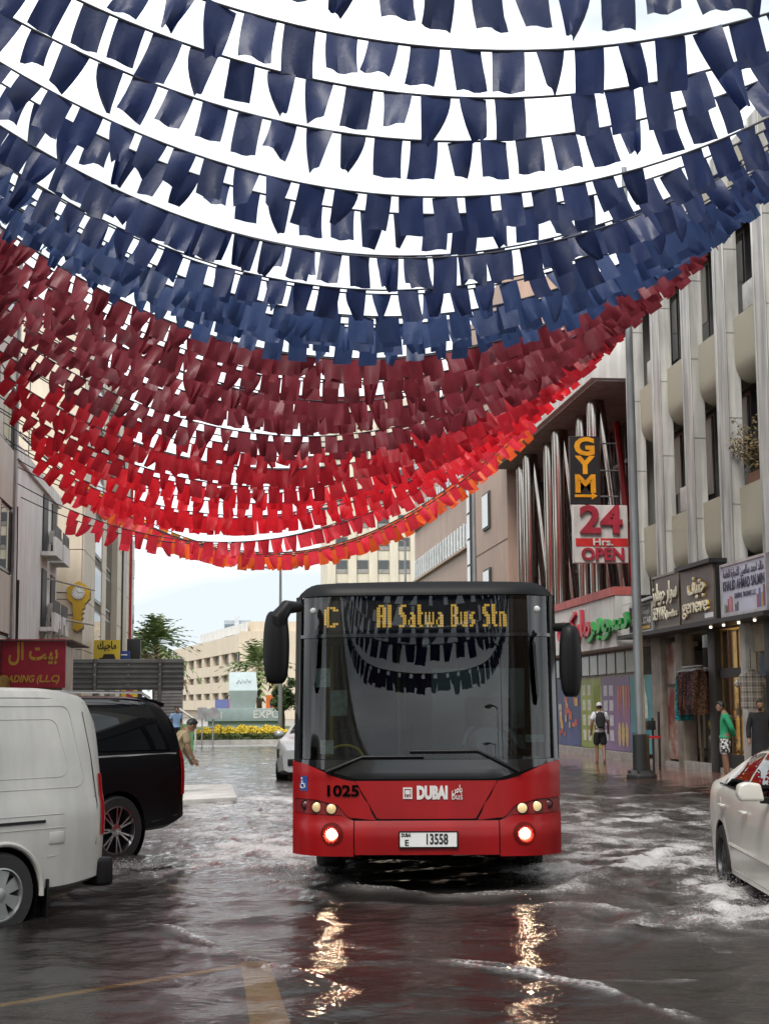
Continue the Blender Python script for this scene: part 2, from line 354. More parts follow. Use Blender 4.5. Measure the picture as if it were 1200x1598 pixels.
fin = n.new('ShaderNodeMixShader'); l(fr2.outputs[0], fin.inputs[0]); l(surf.outputs[0], fin.inputs[1]); l(fd.outputs[0], fin.inputs[2])
l(fin.outputs[0], n['Material Output'].inputs[0]); wm.materials.append(m)
struct(link('water', wm))

# thrown-up spray: drops in the air at the wheels (uncountable)
def spray(name, label, cx, cy, rx, ry, hmax, count, seed):
    g = random.Random(seed); mb = MB()
    for i in range(count*2):              # fine drops, dense at the foot and thinning upwards
        x = cx+g.gauss(0, rx); y_ = cy+g.gauss(0, ry); z = hmax*max(0, 1-((x-cx)/(2.2*rx))**2)*g.random()**3.2+.004; r = .0014+.0036*g.random()**3
        V = [(x+r,y_,z),(x-r,y_,z),(x,y_+r,z),(x,y_-r,z),(x,y_,z+r),(x,y_,z-r)]
        mb.add(V, [(0,2,4),(2,1,4),(1,3,4),(3,0,4),(2,0,5),(1,2,5),(3,1,5),(0,3,5)])
    o = mb.build(name, mat('water_drops', (.60,.60,.59), .10, var=.05, transl=.35), smooth=True); o['kind'] = 'stuff'; o['label'] = label
    return o
p = on_ground(1185,1432); spray('water_spray', 'spray thrown up beside the white sedan', p.x, p.y, .28, .22, .15, 2200, 1)
p = on_ground(462,1375); spray('water_spray', 'spray thrown up at the wheelchair-badge corner of the bus', p.x, p.y+.1, .20, .35, .20, 2000, 2)
p = on_ground(880,1372); spray('water_spray', 'spray thrown up at the pavement-side corner of the bus', p.x, p.y+.1, .22, .35, .18, 2000, 3)
p = on_ground(215,1350); spray('water_spray', 'spray behind the rear wheel of the black car', p.x, p.y, .35, .2, .05, 500, 4)
p = on_ground(1130,1385); spray('water_spray', 'spray at the rear wheel of the white sedan', p.x, p.y, .15, .25, .15, 900, 5)
# ------------------------------------------------------------------ right side of the street
WX = 11.6
m_col = mat('grey_column_render', (.56,.55,.52), .7, var=.10, scale=1.2, bump=.08, streak=.35)
m_peb = mat('pebble_dash', (.50,.47,.36), .9, var=.28, scale=55, bump=.9, bscale=70, col2=(.32,.30,.23))
m_dark = mat('dark_recess', (.045,.045,.045), .6)
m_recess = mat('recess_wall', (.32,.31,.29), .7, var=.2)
g_dark = glass('dark_window_glass', (.25,.28,.28), .10, 1.0, thru=.35, body=(.05,.052,.052))
m_frame = mat('grey_frame', (.20,.20,.20), .4, metal=.6)
m_conc = mat('pale_concrete', (.62,.60,.56), .75, var=.1, scale=1, streak=.2)
m_black = mat('black_board', (.012,.012,.012), .5, var=.1)

cb = thing('office_building', 'grey office building with tall columns and rounded pebbled spandrels over the shops', 'building', (WX, 34, 0))
def lc(p): return (p[0]-WX, p[1]-34, p[2])
def cbp(name, m, a, b, **k): return box_part(name, m, cb, lc(a), lc(b), **k)
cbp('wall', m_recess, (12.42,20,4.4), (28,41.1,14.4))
cbp('end_wall', m_col, (11.62,40.75,4.4), (12.41,41.12,14.3))
cbp('roof', m_conc, (11.62,20,14.5), (28.2,41.25,14.72))
COLY = [24.8,27.4,30.0,32.55,35.15,37.75,40.35]
colmesh = None
for y in COLY:
    if colmesh is None:
        mb = MB().span((-.17,-.32,4.7),(.16,.32,14.62)).span((-.20,-.35,4.7),(-.165,-.28,14.6)).span((-.20,.28,4.7),(-.165,.35,14.6))
        for k in range(4): mb.span((-.175,-.323,6.2+k*2.0),(.15,-.315,6.215+k*2.0))
        colmesh = mb.mesh('column', m_col, bevel=.015, seg=1)
    o = link('column', colmesh, cb); o.location = (0, y-34, 0)
spm = None; g_cur = random.Random(21); m_curt = mat('pale_curtain', (.42,.39,.33), .8, var=.25, scale=4, stretch=(1,6,.3))
for (y0, y1) in zip(COLY[:-1], COLY[1:]):
    for zt in (6.58, 10.53, 14.48):
        if spm is None:
            prof = [(.0,0),(.0,-.95)] + [(.38-.38*math.cos(a), -1.0-.52*math.sin(a)) for a in [R(t) for t in range(12, 180, 14)]] + [(.78,-1.0),(.78,0)]
            mb = MB(); N = len(prof)
            V = [(x, s_*.98, z) for s_ in (-1, 1) for x, z in prof]
            mb.add(V, [(i, i+1, i+1+N, i+N) for i in range(N-1)] + [(N-1, 0, N, 2*N-1)] + [tuple(range(N))[::-1], tuple(range(N, 2*N))])
            spm = mb.mesh('spandrel', m_peb, smooth=True)
        o = link('spandrel', spm, cb); o.location = (0.02, (y0+y1)/2-34, zt)
    for zb in (4.9, 6.59, 10.54):
        zt = 5.05 if zb == 4.9 else zb+2.42
        if zb == 4.9: continue
        w = box_part('window', m_frame, cb, (.62, y0-34+.38, zb), (.80, y1-34-.38, zt))
        for j in range(2):
            a = y0+.46+j*.88; box_part('pane', g_dark, w, (.585, a-34, zb+.08), (.615, a+.80-34, zt-.1))
            if g_cur.random() < .35: box_part('curtain', m_curt, w, (.572, a-34+.05, zb+.1+g_cur.random()*.8), (.582, a+.75-34, zt-.12))
            box_part('mullion', m_frame, w, (.54, a-34+.80, zb+.05), (.61, a-34+.86, zt-.05))
for yy, zz in ((31.3,10.56),(36.4,6.61),(39.0,10.56)): MB().span((.05,yy-34-.38,zz),(.42,yy-34+.38,zz+.62)).build('air_conditioner', mat('ac_grey', (.5,.49,.46), .5), cb, bevel=.03)
for yy in (32.9,38.1): MB().tube([(-.19,yy-34,4.8),(-.19,yy-34,14.5)], .03, 6).build('drain_pipe', mat('drain_grey', (.4,.4,.39), .5), cb)
# planter with straggling plants in the second bay
pl = thing('balcony_plant', 'straggling dry plants spilling over the pebbled ledge between two columns', 'plant', (WX+.2, 31.2, 6.6))
MB().span((-.15,-.55,0),(.2,.55,.22)).build('planter', mat('rust_planter', (.20,.10,.06), .9), pl)
g = random.Random(3); mb = MB(); lf = MB()
for i in range(26):
    x, y = g.uniform(-.1,.15), g.uniform(-.5,.5); pts = [(x, y, .2)]; dx, dy = g.gauss(-.1,.12), g.gauss(0,.18); h = g.uniform(.5,1.7)
    for k in range(1, 6): pts.append((x+dx*k/3+g.gauss(0,.02), y+dy*k/3+g.gauss(0,.03), .2+h*k/5*(1-.04*k)))
    mb.tube(pts, .008, 4)
    for k in range(40):
        p = pts[g.randrange(1,6)]; c = Vector(p)+Vector((g.gauss(0,.06),g.gauss(0,.08),g.gauss(0,.07))); a = Vector((g.gauss(0,1),g.gauss(0,1),g.gauss(0,1))).normalized()*.045; b = a.orthogonal()*.5
        lf.add([c-a, c+b, c+a, c-b], [(0,1,2,3)])
mb.build('stem', mat('dry_stem', (.16,.11,.06), .9), pl); o = lf.build('foliage', mat('dry_leaf', (.16,.15,.06), .8, var=.4, scale=30, col2=(.14,.07,.03)), pl); o['kind'] = 'stuff'

# ---- shops at its foot
m_sill = mat('shop_plinth', (.40,.38,.35), .5, var=.25, scale=6, bump=.15)
m_lit = mat('lit_display', (1.0,.62,.20), .5, emit=1.3, var=.3, scale=5, col2=(.55,.26,.05))  # panel glows by itself, standing in for the shop's interior lamps
m_litw = mat('lit_wall', (1.0,.80,.52), .5, emit=.7, var=.2, scale=3, col2=(.6,.40,.2))  # shop light put into the colour of back panel and shelf
g_shop = glass('shop_glass', (.85,.85,.82), .08, .9)
m_bronze = mat('bronze_frame', (.16,.12,.08), .35, metal=.5)
m_wood = mat('shop_pier', (.34,.30,.25), .6, var=.2, streak=.3)
sh = thing('shop_row', 'row of small lit shops with black piers under the grey office building', 'shop', (WX, 34, 0))
def shp(name, m, a, b, parent=None, **k): return box_part(name, m, parent or sh, lc(a), lc(b), **k)
shp('back_wall', m_dark, (14.2,20,0), (14.4,41.0,4.3)); shp('ceiling', mat('shop_ceiling', (.25,.22,.18), .8), (11.75,20,3.45), (14.19,41.0,3.52))
shp('floor_slab', m_sill, (11.66,20,-.1), (14.19,41.0,.19)); shp('fascia', m_dark, (11.72,20,3.53), (12.7,41.0,4.68))
shp('awning_beam', m_black, (11.0,29.4,3.50), (11.7,40.9,3.60))
for i, y in enumerate([29.6,30.6,31.6,32.6,33.5]):
    lm = MB().lathe([(.0,-.05),(.03,-.05),(.035,0)], (0,0,0), n=8).build('spot_lamp', mat('lamp_bulb', (1,.9,.7), .4, emit=1.2), sh); lm.location = (-.35, y-34, 3.49)
def shop_y(px): return on_wall(px, 1150, WX).y
for px0, px1, m in ((1018,1033,m_wood), (1056,1066,m_wood), (1107,1118,m_black), (1158,1166,mat('white_pier', (.6,.58,.54), .5)), (1196,1210,m_black)):
    shp('pier', m, (11.62, shop_y(px1), -.05), (11.95, shop_y(px0), 3.5), bevel=.01)
# tattered poster door, clothes shop, two gold-lit windows
y0, y1 = shop_y(1057), shop_y(1033)
shp('poster_door', mat('faded_poster', (.42,.36,.30), .35, var=.3, scale=1.1, col2=(.20,.035,.03), lo=.42, hi=.56), (11.78,y0,.25), (11.83,y1,3.3))
shp('door_bar', m_black, (11.70,y0,2.15), (11.775,y1-.3,2.22))
y0, y1 = shop_y(1107), shop_y(1066)
shp('step', m_sill, (11.60,y0,-.05), (11.74,y1,.26)); shp('door_frame', m_bronze, (11.70,(y0+y1)/2-.04,.2), (11.77,(y0+y1)/2+.04,2.4))
shp('shop_window', g_shop, (11.80,y0,.27), (11.815,(y0+y1)/2-.1,3.4)); shp('interior_shelf', mat('shelf_goods', (.16,.12,.10), .8, var=.5, scale=9, col2=(.02,.02,.03)), (12.6,y0,.25), (12.9,y1,2.3))
rail = MB().tube([lc((11.55,y0+.25,2.62)), lc((11.55,y1-.2,2.62))], .012, 6).build('clothes_rail', mat('steel_rail', (.6,.6,.6), .3, metal=1), sh)
gcol = [(.02,.20,.22),(.06,.03,.03),(.14,.035,.02),(.05,.03,.05),(.16,.06,.03),(.05,.02,.02),(.10,.02,.03),(.03,.03,.035),(.12,.05,.02)]
for i, c in enumerate(gcol):
    yy = y1-.28-i*(y1-y0-.6)/len(gcol); ln = 1.25 if i == 0 else .85+.12*((i*7) % 3)
    t_ = thing('hanging_garment', ['teal long dress on the clothes rail of the dark shop', 'dark patterned garment on the clothes rail of the dark shop'][i > 0], 'garment', (11.55, yy, 2.62), 0, 'clothes hung on the shop rail')
    MB().grid(lambda u, v: ((u-.5)*(.36+.10*v)*(1 if v > .12 else .5+v*4), .03*math.sin(u*9+v*3+i)+.01, -.1-v*ln), 6, 8).build('cloth', mat('garment_cloth_%d' % i, c, .85, var=.4, scale=22, lo=.45, hi=.55), t_, smooth=True, solid=.02)
    MB().tube([(-.2,0,-.13),(0,0,-.05),(.2,0,-.13)], .006, 5).tube([(0,0,-.05),(0,0,.02)], .004, 5).build('hanger', mat('white_hanger', (.8,.8,.8), .4), t_)
y0, y1 = shop_y(1157), shop_y(1119)
shp('display_back', m_lit, (12.05,y0,.5), (12.1,y1,3.4)); shp('display_base', m_black, (11.75,y0,.18), (12.04,y1,.52)); shp('display_shelf', m_litw, (11.85,y0,1.38), (12.04,y1,1.42))
shp('transom', m_dark, (11.72,y0,2.30), (11.77,y1,2.52)); shp('shop_window', g_shop, (11.78,y0,.55), (11.79,y1,3.4))
for k in range(4): shp('window_bar', m_bronze, (11.76,y0+(y1-y0)*k/3-.015,.5), (11.80,y0+(y1-y0)*k/3+.015,3.4))
for k in range(16):
    gx, gy, gz = rnd.uniform(11.87,11.98), rnd.uniform(y0+.1,y1-.1), [.52,1.42][k % 2]; hh = rnd.uniform(.12,.3)
    MB().lathe([(.0,0),(.05,0),(.06,hh*.5),(.025,hh*.75),(.03,hh)], lc((gx,gy,gz)), n=8).build('gold_bottle', mat('gold_ware', (.8,.5,.14), .25, metal=.8), sh, smooth=True)
y0, y1 = 28.6, shop_y(1166)
shp('display_back', m_litw, (12.15,y0,.5), (12.2,y1,3.4)); shp('shop_window', g_shop, (11.86,y0,.45), (11.87,y1,3.4)); shp('stall_riser', m_black, (11.78,y0,.1), (11.95,y1,.45))
shp('header_panel', mat('beige_header', (.42,.36,.27), .5), (11.80,y0,2.85), (11.85,y1,3.44)); shp('window_poster', mat('blue_poster', (.10,.16,.24), .4, var=.4, scale=4), (11.81,y0+.3,2.3), (11.845,y1-.35,2.8))
# plaid shirt hanging outside
c = at_depth(1172,1078,31.6); ps = thing('plaid_shirt', 'checked short-sleeved shirt hung outside the gold-lit shop', 'shirt', (c.x, 31.6, c.z+.42))
mp = bpy.data.materials.new('plaid_cloth'); mp.use_nodes = True; t = mp.node_tree; n = t.nodes; l = t.links.new
geo = n.new('ShaderNodeTexCoord'); sp = n.new('ShaderNodeSeparateXYZ'); l(geo.outputs['Object'], sp.inputs[0]); acc = None
for ax, sc in ((0, 38), (2, 38), (0, 95), (2, 95)):
    w = n.new('ShaderNodeMath'); w.operation = 'MULTIPLY'; w.inputs[1].default_value = sc; l(sp.outputs[ax], w.inputs[0])
    s_ = n.new('ShaderNodeMath'); s_.operation = 'SINE'; l(w.outputs[0], s_.inputs[0]); gt = n.new('ShaderNodeMath'); gt.operation = 'GREATER_THAN'; gt.inputs[1].default_value = .25; l(s_.outputs[0], gt.inputs[0])
    if acc is None: acc = gt
    else: a2 = n.new('ShaderNodeMath'); l(acc.outputs[0], a2.inputs[0]); l(gt.outputs[0], a2.inputs[1]); acc = a2
rr = n.new('ShaderNodeValToRGB'); rr.color_ramp.elements[0].color = (.42,.38,.33,1); rr.color_ramp.elements[1].color = (.03,.028,.03,1)
dv = n.new('ShaderNodeMath'); dv.operation = 'MULTIPLY'; dv.inputs[1].default_value = .25; l(acc.outputs[0], dv.inputs[0]); l(dv.outputs[0], rr.inputs[0]); l(rr.outputs[0], n['Principled BSDF'].inputs['Base Color']); n['Principled BSDF'].inputs['Roughness'].default_value = .9
sh_p = [(-.10,0),(.10,0),(.24,-.07),(.40,-.28),(.30,-.36),(.23,-.24),(.25,-.82),(-.25,-.82),(-.23,-.24),(-.30,-.36),(-.40,-.28),(-.24,-.07)]
MB().prism(sh_p, 'y', -.045, .045).build('shirt_body', mp, ps, bevel=.02); MB().prism([(-.1,.0),(0,-.09),(.1,.0),(.07,.05),(-.07,.05)], 'y', -.055, .055).build('collar', mp, ps)
MB().tube([(0,0,.02),(0,0,.5)], .008, 5).build('hanger_hook', m_black, ps)

# ---- shop signs
def board(name, label, px0, px1, z0, z1, x, m, depth=.25, frame=None):
    ya, yb = on_wall(px1, 930, x).y, on_wall(px0, 930, x).y
    t_ = thing(name, label, 'sign', (x, (ya+yb)/2, (z0+z1)/2)); hy, hz = (yb-ya)/2, (z1-z0)/2
    MB().span((0,-hy,-hz), (depth,hy,hz)).build('board', m, t_, bevel=.008, seg=1)
    if frame:
        fb = MB()
        for s_ in (-1, 1): fb.span((-.03, s_*hy-.03, -hz-.03), (depth+.01, s_*hy+.03, hz+.03)); fb.span((-.028, -hy+.031, s_*hz-.03), (depth+.01, hy-.031, s_*hz+.03))
        fb.build('frame', frame, t_)
    return t_, hy, hz
m_brown = mat('brown_sign_panel', (.115,.09,.075), .45, var=.15); m_cream = mat('cream_letter', (.80,.74,.56), .4); m_goldl = mat('gold_letter_side', (.75,.48,.08), .35)
m_white = mat('white_board', (.72,.72,.74), .4, var=.06); m_navyl = mat('navy_letter', (.03,.03,.07), .5); m_lilac = mat('lilac_board', (.50,.50,.60), .4, var=.08)
def wt(t_, body, size, m, y, z, x=-.012, **k):   # lettering on a board, y along the wall (towards the camera is right)
    return put_text(t_, body, size, m, (x, -y, z), FACE_STREET_R, **k)
t_, hy, hz = board('shop_sign', 'pale lilac shop board reading KHALID AHMAD SALMIN', 1126, 1197, 3.66, 4.80, 11.22, m_lilac, frame=mat('silver_frame', (.6,.6,.62), .35, metal=.7))
wt(t_, 'خالد احمد سالمين للتجارة العامة', .26, m_navyl, 0, .36, width=hy*1.8, font_ar=True, bold=.004)
wt(t_, 'KHALID AHMAD SALMIN', .30, m_navyl, 0, .08, width=hy*1.84, bold=.010); wt(t_, 'GENERAL TRADING L.L.C', .15, m_navyl, .1, -.17, width=hy*.95, bold=.003)
for k, c in enumerate([(.3,.3,.1),(.06,.06,.06),(.35,.08,.1),(.5,.2,.25),(.4,.1,.12),(.5,.5,.5),(.08,.08,.10),(.1,.1,.1)]):
    hh = [.2,.16,.3,.36,.33,.3,.16,.2][k]; MB().span((-.010,-hy*-.93-.05-k*.12,-.5),(-.004,-hy*-.93-.13-k*.12,-.5+hh)).build('bottle_print', mat('bottle_print_%d' % k, c, .4), t_)
for k, c in enumerate([(.35,.06,.10),(.08,.12,.35),(.45,.30,.08),(.22,.05,.12)]):
    hh = [.28,.4,.3,.46][k]; MB().span((-.010,-hy*.55-.02-k*.13,-.5),(-.004,-hy*.55-.12-k*.13,-.5+hh)).build('bottle_print', mat('bottle_print_%d' % (k+10), c, .4), t_)
t_, hy, hz = board('shop_sign', 'dark purple edge of the next shop board beside the lilac board', 1198, 1275, 3.75, 4.85, 11.28, mat('purple_board', (.10,.04,.10), .45))
t_, hy, hz = board('shop_sign', 'brown boxed-out shop sign with glowing letters geneve', 1062, 1113, 3.62, 4.92, 11.12, m_brown, depth=.55)
MB().span((-.12,-hy-.1,hz),(.8,hy+.1,hz+.10)).build('cap', m_black, t_); MB().span((.05,-hy-.06,-hz),(.72,-hy-.004,hz)).build('side_panel', m_black, t_)
for dx, m_, k in ((-.012, m_goldl, 0), (-.05, m_cream, 1)):  # cream letters set in front of a gold layer
    wt(t_, 'جنيف', .62, m_, .1, .22, x=dx, width=hy*1.05, font_ar=True, bold=.012, extrude=.012); wt(t_, 'geneve', .52, m_, -.04, -.26, x=dx, width=hy*1.55, bold=.004, extrude=.012)
MB().span((-.008,-hy*.95,-hz+.06),(-.003,-hy*.45,-hz+.17)).build('phone_strip', m_white, t_)
t_, hy, hz = board('shop_sign', 'brown shop sign with cream letters SEWAR Jewellers', 1019, 1060, 3.66, 4.98, 11.20, m_brown, depth=.4, frame=m_bronze)
wt(t_, 'سوار جويلرز', .62, m_cream, 0, .22, x=-.05, width=hy*1.85, font_ar=True, bold=.008, extrude=.012)
wt(t_, 'SEWAR', .46, m_cream, -hy*.42, -.32, x=-.05, width=hy*1.0, bold=.004, extrude=.012); wt(t_, 'Jewellers', .26, m_cream, hy*.52, -.36, x=-.05, width=hy*.8, bold=.004, extrude=.012)
t_, hy, hz = board('shop_sign', 'framed brown shop sign ending in STAR behind the lamp post', 982, 1017, 3.62, 4.36, 11.15, m_brown, depth=.3, frame=mat('silver_frame'))
wt(t_, 'نجمة السطوة', .24, m_white, 0, .17, width=hy*1.5, font_ar=True, bold=.004); wt(t_, 'SATWA STAR', .24, m_white, 0, -.08, width=hy*1.75, bold=.006)
MB().span((-.008,-hy*.75,-hz+.08),(-.003,-hy*.1,-hz+.15)).build('gold_strip', m_goldl, t_)
MB().prism([(-.25,.02),(-.25,.05),(.9,.42),(.9,.39)], 'y', -hy, hy).build('tin_canopy', mat('tin_sheet', (.55,.56,.58), .4, metal=.7, var=.2), t_).location = (0, 0, hz)

# ---- supermarket building with slanting steel columns
sm = thing('supermarket_building', 'white canopied building with slanting steel columns above a supermarket', 'building', (WX, 49, 0))
def ls(p): return (p[0]-WX, p[1]-49, p[2])
def smp(name, m, a, b, **k): return box_part(name, m, sm, ls(a), ls(b), **k)
m_wh = mat('white_render', (.70,.69,.66), .7, var=.06, scale=.8, streak=.18)
smp('canopy', m_wh, (10.55,41.3,11.15), (26,57.8,12.35), bevel=.03)
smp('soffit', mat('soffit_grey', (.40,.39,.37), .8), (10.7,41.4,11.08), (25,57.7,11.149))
smp('wall', m_dark, (13.4,41.3,3.2), (26,57.3,11.07))
for k in range(11):
    ya = 41.5+k*1.44; w = box_part('glass_panel', g_dark, sm, ls((13.2,ya,5.1)), ls((13.25,ya+1.36,11.0)))
    box_part('mullion', m_frame, sm, ls((13.14,ya+1.36,5.1)), ls((13.28,ya+1.43,11.0)))
for zz in (6.6, 8.1, 9.6): smp('rail', m_frame, (13.08,41.5,zz), (13.19,57.2,zz+.12))
m_steel = mat('brushed_steel', (.52,.48,.44), .16, metal=1.0, var=.25, scale=2, stretch=(6,6,.3))
g = random.Random(5)
for k in range(6):
    yb = 44.2+k*2.5; x0 = 11.35+.25*(k % 2)
    for (dy, xo, r) in ((0, 0, .24), (1.05, .35, .16), (-.8, .62, .14)):
        MB().tube([ls((x0+xo, yb+dy, 5.0)), ls((x0+xo*.3, yb, 11.1))], r, 14).build('column', m_steel, sm, smooth=True)
for k in range(5): MB().tube([ls((12.9, 42.5+k*3.1, 5.1)), ls((12.9, 44.2+k*3.1, 11))], .12, 8).build('red_strut', mat('red_strut_paint', (.55,.03,.03), .35), sm, smooth=True)
smp('red_band', mat('red_coping', (.55,.13,.12), .6, streak=.1), (10.95,41.0,4.78), (13.39,57.4,5.02)); smp('fascia', m_wh, (11.0,41.02,3.32), (13.39,57.38,4.779))
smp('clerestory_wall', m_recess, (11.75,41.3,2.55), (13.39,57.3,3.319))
for k in range(14):
    ya = 41.7+k*1.08; box_part('clerestory_window', mat('clerestory_glass', (.42,.38,.33), .15, var=.2, scale=1), sm, ls((11.70,ya,2.62)), ls((11.74,ya+.92,3.24)))
smp('lower_wall', mat('painted_wall', (.45,.42,.36), .7, var=.2), (11.70,41.3,-.05), (13.39,57.3,2.549)); smp('plinth', m_sill, (11.45,41.2,-.05), (11.69,57.3,.30))
m_green = mat('green_letter', (.015,.32,.04), .4); m_greenf = mat('green_face', (.10,.55,.09), .4); m_redl = mat('red_letter', (.55,.04,.06), .4)
def fl(body, m_, px, z, width, size, **k):
    p = on_wall(px, 970, 11.0); return put_text(sm, body, size, m_, ls((10.93, p.y, z)), FACE_STREET_R, width=width, font_ar=True, **k)
fl('سوبر', m_green, 952, 4.08, 4.6, 1.0, bold=.022, extrude=.05, name='green_lettering'); fl('ماركت', m_redl, 898, 4.1, 4.4, 1.15, bold=.018, extrude=.05, name='red_lettering')
def poster(label, px0, px1, m_, z0=.32, z1=2.5):
    ya, yb = on_wall(px1, 1110, 11.62).y, on_wall(px0, 1110, 11.62).y
    t_ = thing('wall_poster', label, 'poster', (11.64, (ya+yb)/2, (z0+z1)/2), 0, None); hy, hz = (yb-ya)/2-.02, (z1-z0)/2
    MB().span((0,-hy,-hz),(.05,hy,hz)).build('panel', m_, t_); return t_, hy, hz
def shape(t_, c, poly, name='print_shape', x=-.006, rough=.4):
    MB().prism([(-a, b) for a, b in poly], 'x', x, x+.004).build(name, mat('print_%d_%d_%d' % tuple(int(v*99) for v in c), c, rough, var=.2, scale=9), t_)
def rect(a, b, w, h): return [(a,b),(a+w,b),(a+w,b+h),(a,b+h)]
t_, hy, hz = poster('deep blue wall poster crowded with snack packets', 868, 905, mat('poster_blue', (.03,.05,.22), .4, var=.3, scale=1.5))
for k in range(22): a, b = rnd.uniform(-hy*.9,hy*.7), rnd.uniform(-hz*.8,hz*.5); shape(t_, [(.6,.12,.04),(.7,.4,.1),(.6,.5,.35),(.5,.05,.05)][k % 4], rect(a,b,rnd.uniform(.2,.5),rnd.uniform(.12,.3)), x=-.006-.0005*k)
t_, hy, hz = poster('lime green wall poster with white price boxes', 905, 938, mat('poster_green', (.32,.40,.05), .4, var=.25, scale=1.2))
for k in range(8): shape(t_, (.7,.7,.55), rect(-hy*.8+(k % 2)*hy*.5, -hz*.8+(k//2)*.48, .42, .34))
for k in range(6): shape(t_, [(.55,.45,.05),(.15,.32,.04)][k % 2], [(hy*.2+k*.14,-hz*.9),(hy*.3+k*.14,-hz*.9),(hy*.28+k*.15,hz*.8)], x=-.007-.0005*k)
t_, hy, hz = poster('purple wall poster with carrots and white price boxes', 938, 982, mat('poster_purple', (.22,.12,.28), .4, var=.2, scale=1.2))
for k in range(8): shape(t_, (.62,.6,.66), rect(-hy*.85+(k % 2)*hy*.42, -hz*.75+(k//2)*.45, .45, .32))
for k in range(5): shape(t_, [(.7,.18,.05),(.65,.12,.10),(.7,.4,.06)][k % 3], [(hy*.15+k*.3,hz*.75),(hy*.15+k*.3+.2,hz*.75),(hy*.15+k*.3+.1,-hz*.2)], x=-.007)
for k in range(3): shape(t_, (.62,.45,.18), [(hy*.25+k*.42+.16*math.cos(a),-hz*.55+.36*math.sin(a)) for a in [i*.52 for i in range(12)]], x=-.008)
t_, hy, hz = poster('teal wall poster with a big spray bottle behind the lamp post', 982, 1017, mat('poster_teal', (.06,.34,.38), .4, var=.3, scale=1))
shape(t_, (.6,.75,.72), [(.1,-hz*.1),(.7,-hz*.1),(.62,hz*.45),(.45,hz*.6),(.42,hz*.9),(.34,hz*.9),(.32,hz*.6),(.16,hz*.45)]); shape(t_, (.02,.22,.40), rect(.15,-hz*.8,.5,.75), x=-.008)
shape(t_, (.7,.72,.7), [(.2+.35*math.cos(a),-hz*.75+.16*math.sin(a)) for a in [i*.52 for i in range(12)]], x=-.010); shape(t_, (.03,.05,.25), rect(-hy*.9,-hz*.85,.35,.4))

# projecting signs
gs = thing('gym_sign', 'black vertical sign with orange letters GYM and an arrow', 'sign', (10.59, 42.5, 8.62))
hw, hh = .45, 1.02; MB().span((-hw,0,-hh),(hw,.18,hh)).build('board', m_black, gs, bevel=.01, seg=1)
m_or = mat('orange_letter', (.85,.36,.015), .4)
for k, ch in enumerate('GYM'): put_text(gs, ch, .72, m_or, (0,-.012,.68-k*.56), FACE_CAM, width=.62, bold=.03, extrude=.01)
MB().prism([(-.33,-.82),(.18,-.82),(.18,-.89),(.36,-.78),(.18,-.67),(.18,-.74),(-.33,-.74)], 'y', -.022, -.002).build('arrow', m_or, gs)
for zz in (.82, .0, -.78): MB().tube([(hw,.09,zz),(1.02,.09,zz)], .025, 6).build('arm', m_frame, gs)
os_ = thing('open_sign', 'white sign reading 24 Hrs. OPEN in raised red letters', 'sign', (10.97, 42.3, 6.68))
hw, hh = .82, .86; MB().span((-hw,0,-hh),(hw,.22,hh)).build('board', mat('sign_white', (.66,.65,.62), .45, var=.08, streak=.12), os_, bevel=.012, seg=1)
m_rl = mat('raised_red', (.42,.03,.055), .45)
put_text(os_, '24', 1.12, m_rl, (0,-.05,.38), FACE_CAM, width=1.28, bold=.035, extrude=.04); put_text(os_, 'OPEN', .50, m_rl, (.04,-.04,-.62), FACE_CAM, width=1.28, bold=.016, extrude=.03)
MB().span((-hw+.06,-.012,-.37),(hw-.02,-.002,-.13)).build('red_strip', mat('red_strip', (.62,.03,.03), .45), os_); put_text(os_, 'Hrs.', .30, m_wh, (.05,-.03,-.25), FACE_CAM, width=.60, bold=.006, extrude=.015)
MB().tube([(hw,.1,.4),(hw+.4,.1,.4)], .03, 6).tube([(hw,.1,-.4),(hw+.4,.1,-.4)], .03, 6).build('bracket', m_frame, os_)

# ---- tan building beyond, cream tower far off
tb = thing('tan_building', 'tan clad building with slanting ribbon windows beside the supermarket', 'building', (WX, 74, 0))
m_tan = mat('tan_cladding', (.42,.285,.22), .6, var=.06, scale=.6, streak=.12)
def lt(p): return (p[0]-WX, p[1]-74, p[2])
box_part('wall', m_tan, tb, lt((11.7,68,-.1)), lt((30,91,18.6))); box_part('front_block', m_tan, tb, lt((11.2,57.9,-.1)), lt((30,67.9,19.2)))
m_rib = mat('pale_mullion', (.72,.76,.76), .3); g_refl = glass('mirror_glass', (.3,.34,.34), .30, 1.0, thru=.2, body=(.03,.035,.035))
for zz in (6.2, 9.35, 12.5, 15.65):
    s_ = box_part('ribbon_window', m_dark, tb, lt((11.62,70,zz)), lt((11.69,90,zz+1.15)))
    for k in range(20):
        box_part('pane', g_refl, s_, lt((11.58,70.05+k,zz+.06)), lt((11.61,70.85+k,zz+1.09))); box_part('mullion', m_rib, s_, lt((11.52,70.85+k,zz)), lt((11.61,71.0+k,zz+1.15)))
    box_part('ledge', m_tan, tb, lt((11.50,69.5,zz-.12)), lt((11.69,90.5,zz-.01)))
s_ = box_part('stair_window', m_dark, tb, lt((11.12,66.4,2)), lt((11.19,67.3,19)))
for k in range(14): box_part('pane', g_refl, s_, lt((11.08,66.45,2.1+k*1.2)), lt((11.11,67.25,3.2+k*1.2)))
for zz in (5.9, 9.2, 12.6):
    w = box_part('window', m_dark, tb, lt((11.12,61.6,zz)), lt((11.19,63.2,zz+1.6))); box_part('pane', g_refl, w, lt((11.08,61.7,zz+.1)), lt((11.11,63.1,zz+1.5)))
    box_part('groove', mat('groove_shadow', (.16,.10,.08), .8), tb, lt((11.185,57.9,zz-.9)), lt((11.199,67.9,zz-.86)))
